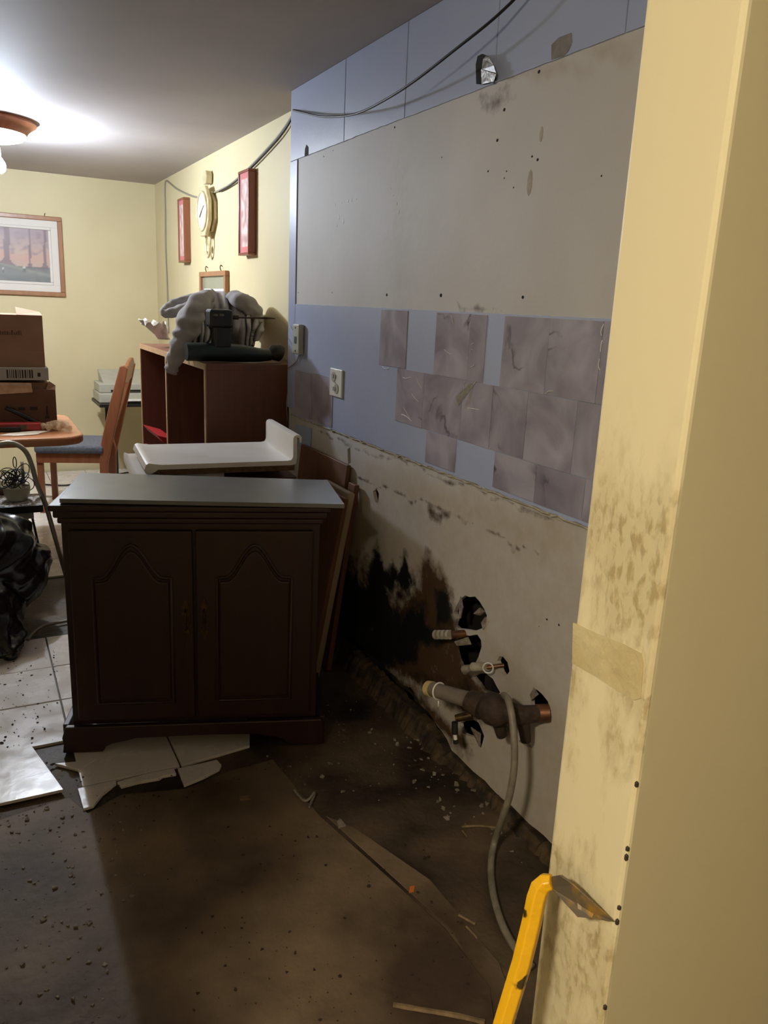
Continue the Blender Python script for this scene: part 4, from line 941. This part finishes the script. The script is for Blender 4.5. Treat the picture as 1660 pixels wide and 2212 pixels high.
for xx in (.02, .36):
    for yy in (-.05, .34): MB().box(xx, xx+.03, yy, yy+.03, 0, .625).build('leg', BLACK, sd, bevel=.002)

# cables on the dining floor
cable('floor_cable', [(.45, 6.7, .008), (.62, 6.62, .008), (.8, 6.75, .008), (1.0, 6.9, .008), (1.3, 7.05, .008)], .007, CABLE, 'dark cable lying across the pale tiles under the dining chair')
cable('floor_cable', [(.42, 6.3, .008), (.6, 6.22, .008), (.75, 6.4, .008), (.95, 6.6, .008), (1.2, 6.5, .008)], .006, CABLE_G, 'grey cable curving on the pale tiles behind the dining chair')
cable('floor_cable', [(.28, 5.95, .008), (.45, 5.9, .008), (.62, 5.86, .008), (.8, 5.7, .008)], .009, CABLE, 'thick dark cable on the pale tiles by the front chair leg')
cable('floor_cable', [atz(u, v, .006) for u, v in ((60, 1382), (75, 1365), (95, 1352), (125, 1345), (160, 1338))], .007, CABLE_G, 'grey cable on bare floor between the black bag and the cabinet')

# black rubbish bag
gbg = blob('rubbish_bag', BAG, [((-.16, 3.80, .22), .27, 18, (1.1, .9, .95)), ((.02, 3.84, .27), .25, 18, (.95, .8, 1.0)), ((.12, 3.86, .25), .165, 16, (.9, .8, 1.15)), ((-.15, 3.88, .40), .19, 16, (1.1, .8, .9)), ((-.05, 3.66, .14), .18, 16, (1, 1, .8)), ((.02, 3.54, .08), .10, 14), ((.04, 3.46, .05), .06, 12), ((.085, 3.52, .045), .042, 12), ((.055, 3.40, .03), .035, 12), ((.0, 3.36, .035), .035, 12)], .010,
          (), smooth_it=3)
def bfold(p, n_):
    w = Vector((p.x+.05*noise.noise(p*5), p.y+.05*noise.noise(p*5+Vector((5, 1, 2))), p.z+.05*noise.noise(p*5+Vector((9, 4, 1)))))
    a_ = w.x*.8+w.z*.6; b_ = w.x*-.6+w.z*.8
    r1 = ridge((a_, w.y, b_), (1.8, 4, 7)); r2 = ridge((a_+4, w.y, b_), (4, 9, 18)); r3 = ridge((b_+2, w.y, a_), (6, 9, 16))
    q = p+n_*(.034*(r1-.5)+.015*(r2-.4)+.004*(r3-.4))
    q.z = max(q.z, .0015); return q
realise(gbg, bfold)
tag(gbg, 'full black plastic rubbish bag slumped on the tiles left of the cabinet', 'rubbish bag')

# ------------------------------------------------------------------ plumbing at the wall
dp = thing('drain_pipe', 'grey drain pipe with bulky rusty trap sticking out of the wall', 'pipe', (1.38, 1.62, .0))
O = Vector((1.38, 1.62, 0))
A = atx(1188, 1540, 1.385); B1 = atx(1130, 1545, 1.31); T1 = atx(1085, 1535, 1.265); T2 = atx(1045, 1528, 1.24); E1 = atx(1015, 1512, 1.225); E2 = atx(935, 1489, 1.19); E3 = atx(926, 1487, 1.187)
MB().tube([A-O, atx(1160, 1541, 1.355)-O], [.027, .026], 16).build('wall_stub', COPPER, dp, smooth='auto')
MB().tube([atx(1163, 1541, 1.357)-O, B1-O, T1-O], [.024, .028, .03], 16).build('coupling', IRON, dp, smooth='auto')
tr = MB().ball(T1*.55+T2*.45-O, .047, 18, (1, 1.15, 1)).build('trap_body', IRON, dp, smooth=True)
MB().tube([T2-O, E1-O], [.038, .032], 18).build('union_nut', IRON, dp, smooth='auto')
MB().tube([E1-O, E2-O], [.0245, .0225], 18).build('tailpipe', PVC, dp, smooth='auto')
MB().tube([E2-O, E3-O], [.024, .024], 18).build('end_cap', M('cream_cap', (206, 186, 130), (190, 168, 112), scale=20, rough=.5), dp, smooth='auto')
ax = (E1-E2).normalized(); c_ = E2+ax*.028-O; u_ = ax.orthogonal().normalized(); w_ = ax.cross(u_)
MB().tube([c_+.0255*(math.cos(t)*u_+math.sin(t)*w_) for t in [2*math.pi*k/20 for k in range(21)]], .0028, 6, cap=False).tube([c_+.0255*u_*0-Vector((0, 0, .024)), c_-Vector((0, .004, .05))], .003, 6).build('cable_tie', WHITE_PL, dp, smooth=True)
MB().tube([T1-O+Vector((0, .02, -.03)), T1-O+Vector((.03, .03, -.10))], [.02, .016], 12).build('lower_branch', IRON, dp, smooth='auto')
MB().tube([B1-O, B1-O+Vector((.02, .0, -.085))], [.02, .015], 12).build('lower_branch', IRON, dp, smooth='auto')
sv = thing('stop_valve', 'small corroded stop valve sticking out below the large wall hole', 'valve', tuple(atx(985, 1372, 1.38)))
q0 = Vector(sv.location)
MB().tube([atx(1010, 1368, 1.39)-q0, atx(976, 1371, 1.34)-q0], .013, 12).build('body', COPPER, sv, smooth='auto')
for i in range(4): MB().tube([atx(973-9*i, 1371, 1.338-.006*i)-q0, atx(968-9*i, 1371, 1.335-.006*i)-q0], .016, 12).build('thread_ring', M('lime_scale', (176, 168, 150), (140, 130, 110), scale=30, rough=.8), sv, smooth='auto')
sv2 = thing('stop_valve', 'white and brass stop valve with thin pipe left of the small round hole', 'valve', tuple(atx(1045, 1440, 1.37)))
q0 = Vector(sv2.location)
MB().tube([atx(1090, 1437, 1.392)-q0, atx(1052, 1442, 1.35)-q0], .007, 10).build('thin_pipe', COPPER, sv2, smooth='auto')
MB().tube([atx(1054, 1440, 1.352)-q0, atx(1022, 1441, 1.335)-q0], [.013, .015], 12).build('body', M('lime_scale', (176, 168, 150)), sv2, smooth='auto')
MB().tube([atx(1024, 1441, 1.336)-q0, atx(1004, 1447, 1.325)-q0], [.009, .016], 10).build('tap_head', CHIP, sv2, smooth='auto')
p = atx(1055, 1443, 1.35)-q0
MB().tube([p+.017*Vector((math.cos(t)*.7, math.cos(t)*-.6, math.sin(t))) for t in [math.pi*2*k/16 for k in range(17)]], .0025, 6, cap=False).build('ring', WHITE_PL, sv2, smooth=True)
sv3 = thing('tap_fitting', 'black and white tap fitting hanging under the grey drain pipe', 'valve', tuple(atx(990, 1550, 1.30)))
q0 = Vector(sv3.location)
MB().tube([atx(1020, 1545, 1.33)-q0, atx(985, 1552, 1.29)-q0], [.015, .012], 12).build('body', BRASS, sv3, smooth='auto')
MB().tube([atx(983, 1560, 1.29)-q0, atx(983, 1585, 1.29)-q0], .010, 12).build('sleeve', RUBBER, sv3, smooth='auto')
MB().tube([atx(983, 1585, 1.29)-q0, atx(985, 1598, 1.29)-q0], .006, 12).build('white_tip', WHITE_PL, sv3, smooth='auto')
MB().tube([atx(985, 1598, 1.29)-q0, atx(985, 1606, 1.29)-q0], .008, 12).build('cap', RUBBER, sv3, smooth='auto')
cable('drain_hose', [atx(1088, 1502, 1.285), atx(1098, 1512, 1.25), atx(1108, 1560, 1.235), atx(1112, 1640, 1.225), atx(1103, 1710, 1.215), atx(1088, 1760, 1.21), atz(1070, 1815, .03), atz(1061, 1865, .003), atz(1066, 1930, .003), atz(1085, 1995, .003), atz(1112, 2045, .003), atz(1150, 2090, .003)], .010, HOSE, 'grey flexible hose hanging from the drain trap and trailing over the floor', 'hose', n=10)

# ------------------------------------------------------------------ wrecking bar leaning on the wall end
wbp = thing('wrecking_bar', 'chipped yellow wrecking bar leaning on the wall end with its claw up', 'crowbar', (.285, .43, 0))
W0 = Vector((.285, .43, 0))
def dep(u, v, t): return CAM+t*ray(u, v)-W0
top = dep(1152, 1960, .935); lowp = dep(1088, 2212, .93)
dirv = (lowp-top).normalized(); foot = lowp+dirv*((lowp.z+.0)/(-dirv.z)); foot.z = -.006
pts = [foot, lowp, dep(1128, 2080, .933), dep(1150, 1990, .935), dep(1160, 1940, .935), dep(1168, 1917, .935), dep(1180, 1906, .932), dep(1194, 1905, .928)]
MB().tube(pts, [.0125, .0125, .0125, .0125, .0125, .0125, .0115, .0095], 6).build('shaft', YBAR, wbp, bevel=.0015, seg=2)
cl = [dep(1192, 1893, .928), dep(1210, 1890, .918), dep(1240, 1912, .908), dep(1328, 1991, .884), dep(1296, 1987, .886), dep(1284, 1976, .889), dep(1280, 1984, .8885), dep(1248, 1981, .895), dep(1190, 1918, .927)]
nrm = (cl[2]-cl[0]).cross(cl[7]-cl[0]).normalized()
mb = MB(); n = len(cl); th = [.006, .006, .005, .0012, .0012, .0012, .0012, .0025, .006]
v = [p for p in cl]+[p+nrm*t*(1 if nrm.dot(ray(1240, 1940)) > 0 else -1) for p, t in zip(cl, th)]
mb.add(v, [tuple(range(n)), tuple(reversed(range(n, 2*n)))]+[(i, (i+1) % n, n+(i+1) % n, n+i) for i in range(n)]); mb.build('claw', BSTEEL, wbp, bevel=.001, seg=1)

# ------------------------------------------------------------------ debris on the floor
def stick(pts, r, label, mat=STICKW):
    pts = [Vector((p.x, p.y, r*.9-.010)) for p in pts]
    o = MB().tube(bez(pts, 4), [r*(.8+.35*abs(noise.noise((i*.7, r*300, 0)))) for i in range(4*(len(pts)-1)+1)], 6).build('wood_splinter', mat, smooth='auto'); return tag(o, label, 'splinter')
stick([atz(850, 2168, 0), atz(920, 2180, 0), atz(990, 2192, 0), atz(1048, 2206, 0)], .007, 'long rough wooden splinter on the floor left of the wrecking bar')
stick([atz(998, 1782, 0), atz(1035, 1780, 0), atz(1072, 1784, 0)], .004, 'thin straight splinter on the floor beside the grey hose')
stick([atz(1000, 1790, 0), atz(1010, 1802, 0)], .003, 'tiny splinter just below the thin straight splinter')
stick([atz(992, 1972, 0), atz(1010, 1982, 0), atz(1028, 1992, 0)], .004, 'upper of two pale splinters left of the grey hose')
stick([atz(1008, 1996, 0), atz(1022, 2010, 0), atz(1032, 2022, 0)], .003, 'lower of two pale splinters left of the grey hose')
o = MB().prism(zp([(886, 1916), (896, 1914), (894, 1928), (884, 1928)], -.008), fz, -.0095, -.006).build('orange_scrap', M('orange_plastic', (206, 110, 40), rough=.5)); tag(o, 'small orange scrap on the brown floor', 'scrap')
o = MB().prism(zp([(518, 1722), (540, 1720), (541, 1727), (519, 1729)], -.004), fz, -.0055, .0).build('wood_chip', STICKW); tag(o, 'small flat wood chip lying in front of the cabinet', 'wood chip')
o = MB().prism(zp([(728, 1775), (735, 1768), (748, 1783), (732, 1787)], -.004), fz, -.010, -.002).build('plaster_piece', CHIP); tag(o, 'pale plaster piece on the dark floor right of the cabinet', 'plaster')
tw = MB().tube(bez([atz(636, 1706, .0), atz(655, 1728, .005), atz(668, 1726, .012), atz(680, 1712, .01), atz(672, 1735, .0), atz(668, 1745, .0)], 5), .0045, 6).build('twisted_strip', CHIP, smooth=True); tag(tw, 'twisted pale strip on the floor seam in front of the cabinet corner', 'strip')
def debris(name, label, n, region, s0, s1, mat, seed, z=-.0055):
    r_ = random.Random(seed); mb = MB(); c = 0
    R_ = np.array(zp(region, 0)); mn, mx_ = R_.min(0), R_.max(0)
    while c < n:
        x, y = r_.uniform(mn[0], mx_[0]), r_.uniform(mn[1], mx_[1])
        if sd_poly(np.array([[x, y]]), R_)[0] > 0: continue
        s = s0+(s1-s0)*r_.random()**3; a = r_.uniform(0, 6.28); h = s*r_.uniform(.2, .6)
        k = r_.choice((3, 4, 5)); P_ = [(s*r_.uniform(.6, 1.1)*math.cos(a+6.28*i/k)*r_.uniform(.5, 1.5), s*r_.uniform(.6, 1.1)*math.sin(a+6.28*i/k)) for i in range(k)]
        tx, ty = r_.uniform(-.5, .5), r_.uniform(-.5, .5)
        mb.prism(P_, lambda p, q, hh: (x+p, y+q, z+hh+max(0, p*tx+q*ty)), -.001, h); c += 1
    o = mb.build(name, mat); return tag(o, label, 'debris', kind='stuff')
debris('plaster_debris', 'scattered pale plaster crumbs on the floor right of the cabinet', 95, [(690,1520),(850,1490),(950,1620),(1000,1700),(820,1740),(640,1700),(560,1640)], .002, .010, CHIP, 3, -.0095)
debris('plaster_debris', 'fine crumbs and chips littering the lit floor at the left', 260, [(-40,1770),(150,1730),(200,1760),(330,1740),(380,1800),(240,2000),(260,2200),(-60,2230)], .0015, .008, CHIP, 5)
debris('dirt_debris', 'dark dirt crumbs strewn along the broken tile edge and tiles', 260, [(-30,1400),(125,1400),(125,1560),(112,1650),(240,1700),(560,1630),(600,1660),(420,1720),(200,1770),(-40,1760)], .0015, .006, M('dark_crumbs', (64, 48, 36), (38, 28, 20), scale=30, rough=.9), 9, .0005)
debris('dirt_debris', 'dark dirt crumbs over the brown floor in front', 160, [(300,1760),(900,1800),(1050,2050),(1000,2212),(400,2212)], .0015, .006, MATS['dark_crumbs'], 12)
debris('plaster_debris', 'pale crumbs along the rotten sill below the pipes', 60, [(860,1500),(960,1640),(1190,1840),(1120,1860),(960,1760),(850,1640)], .002, .012, CHIP, 15, -.0095)
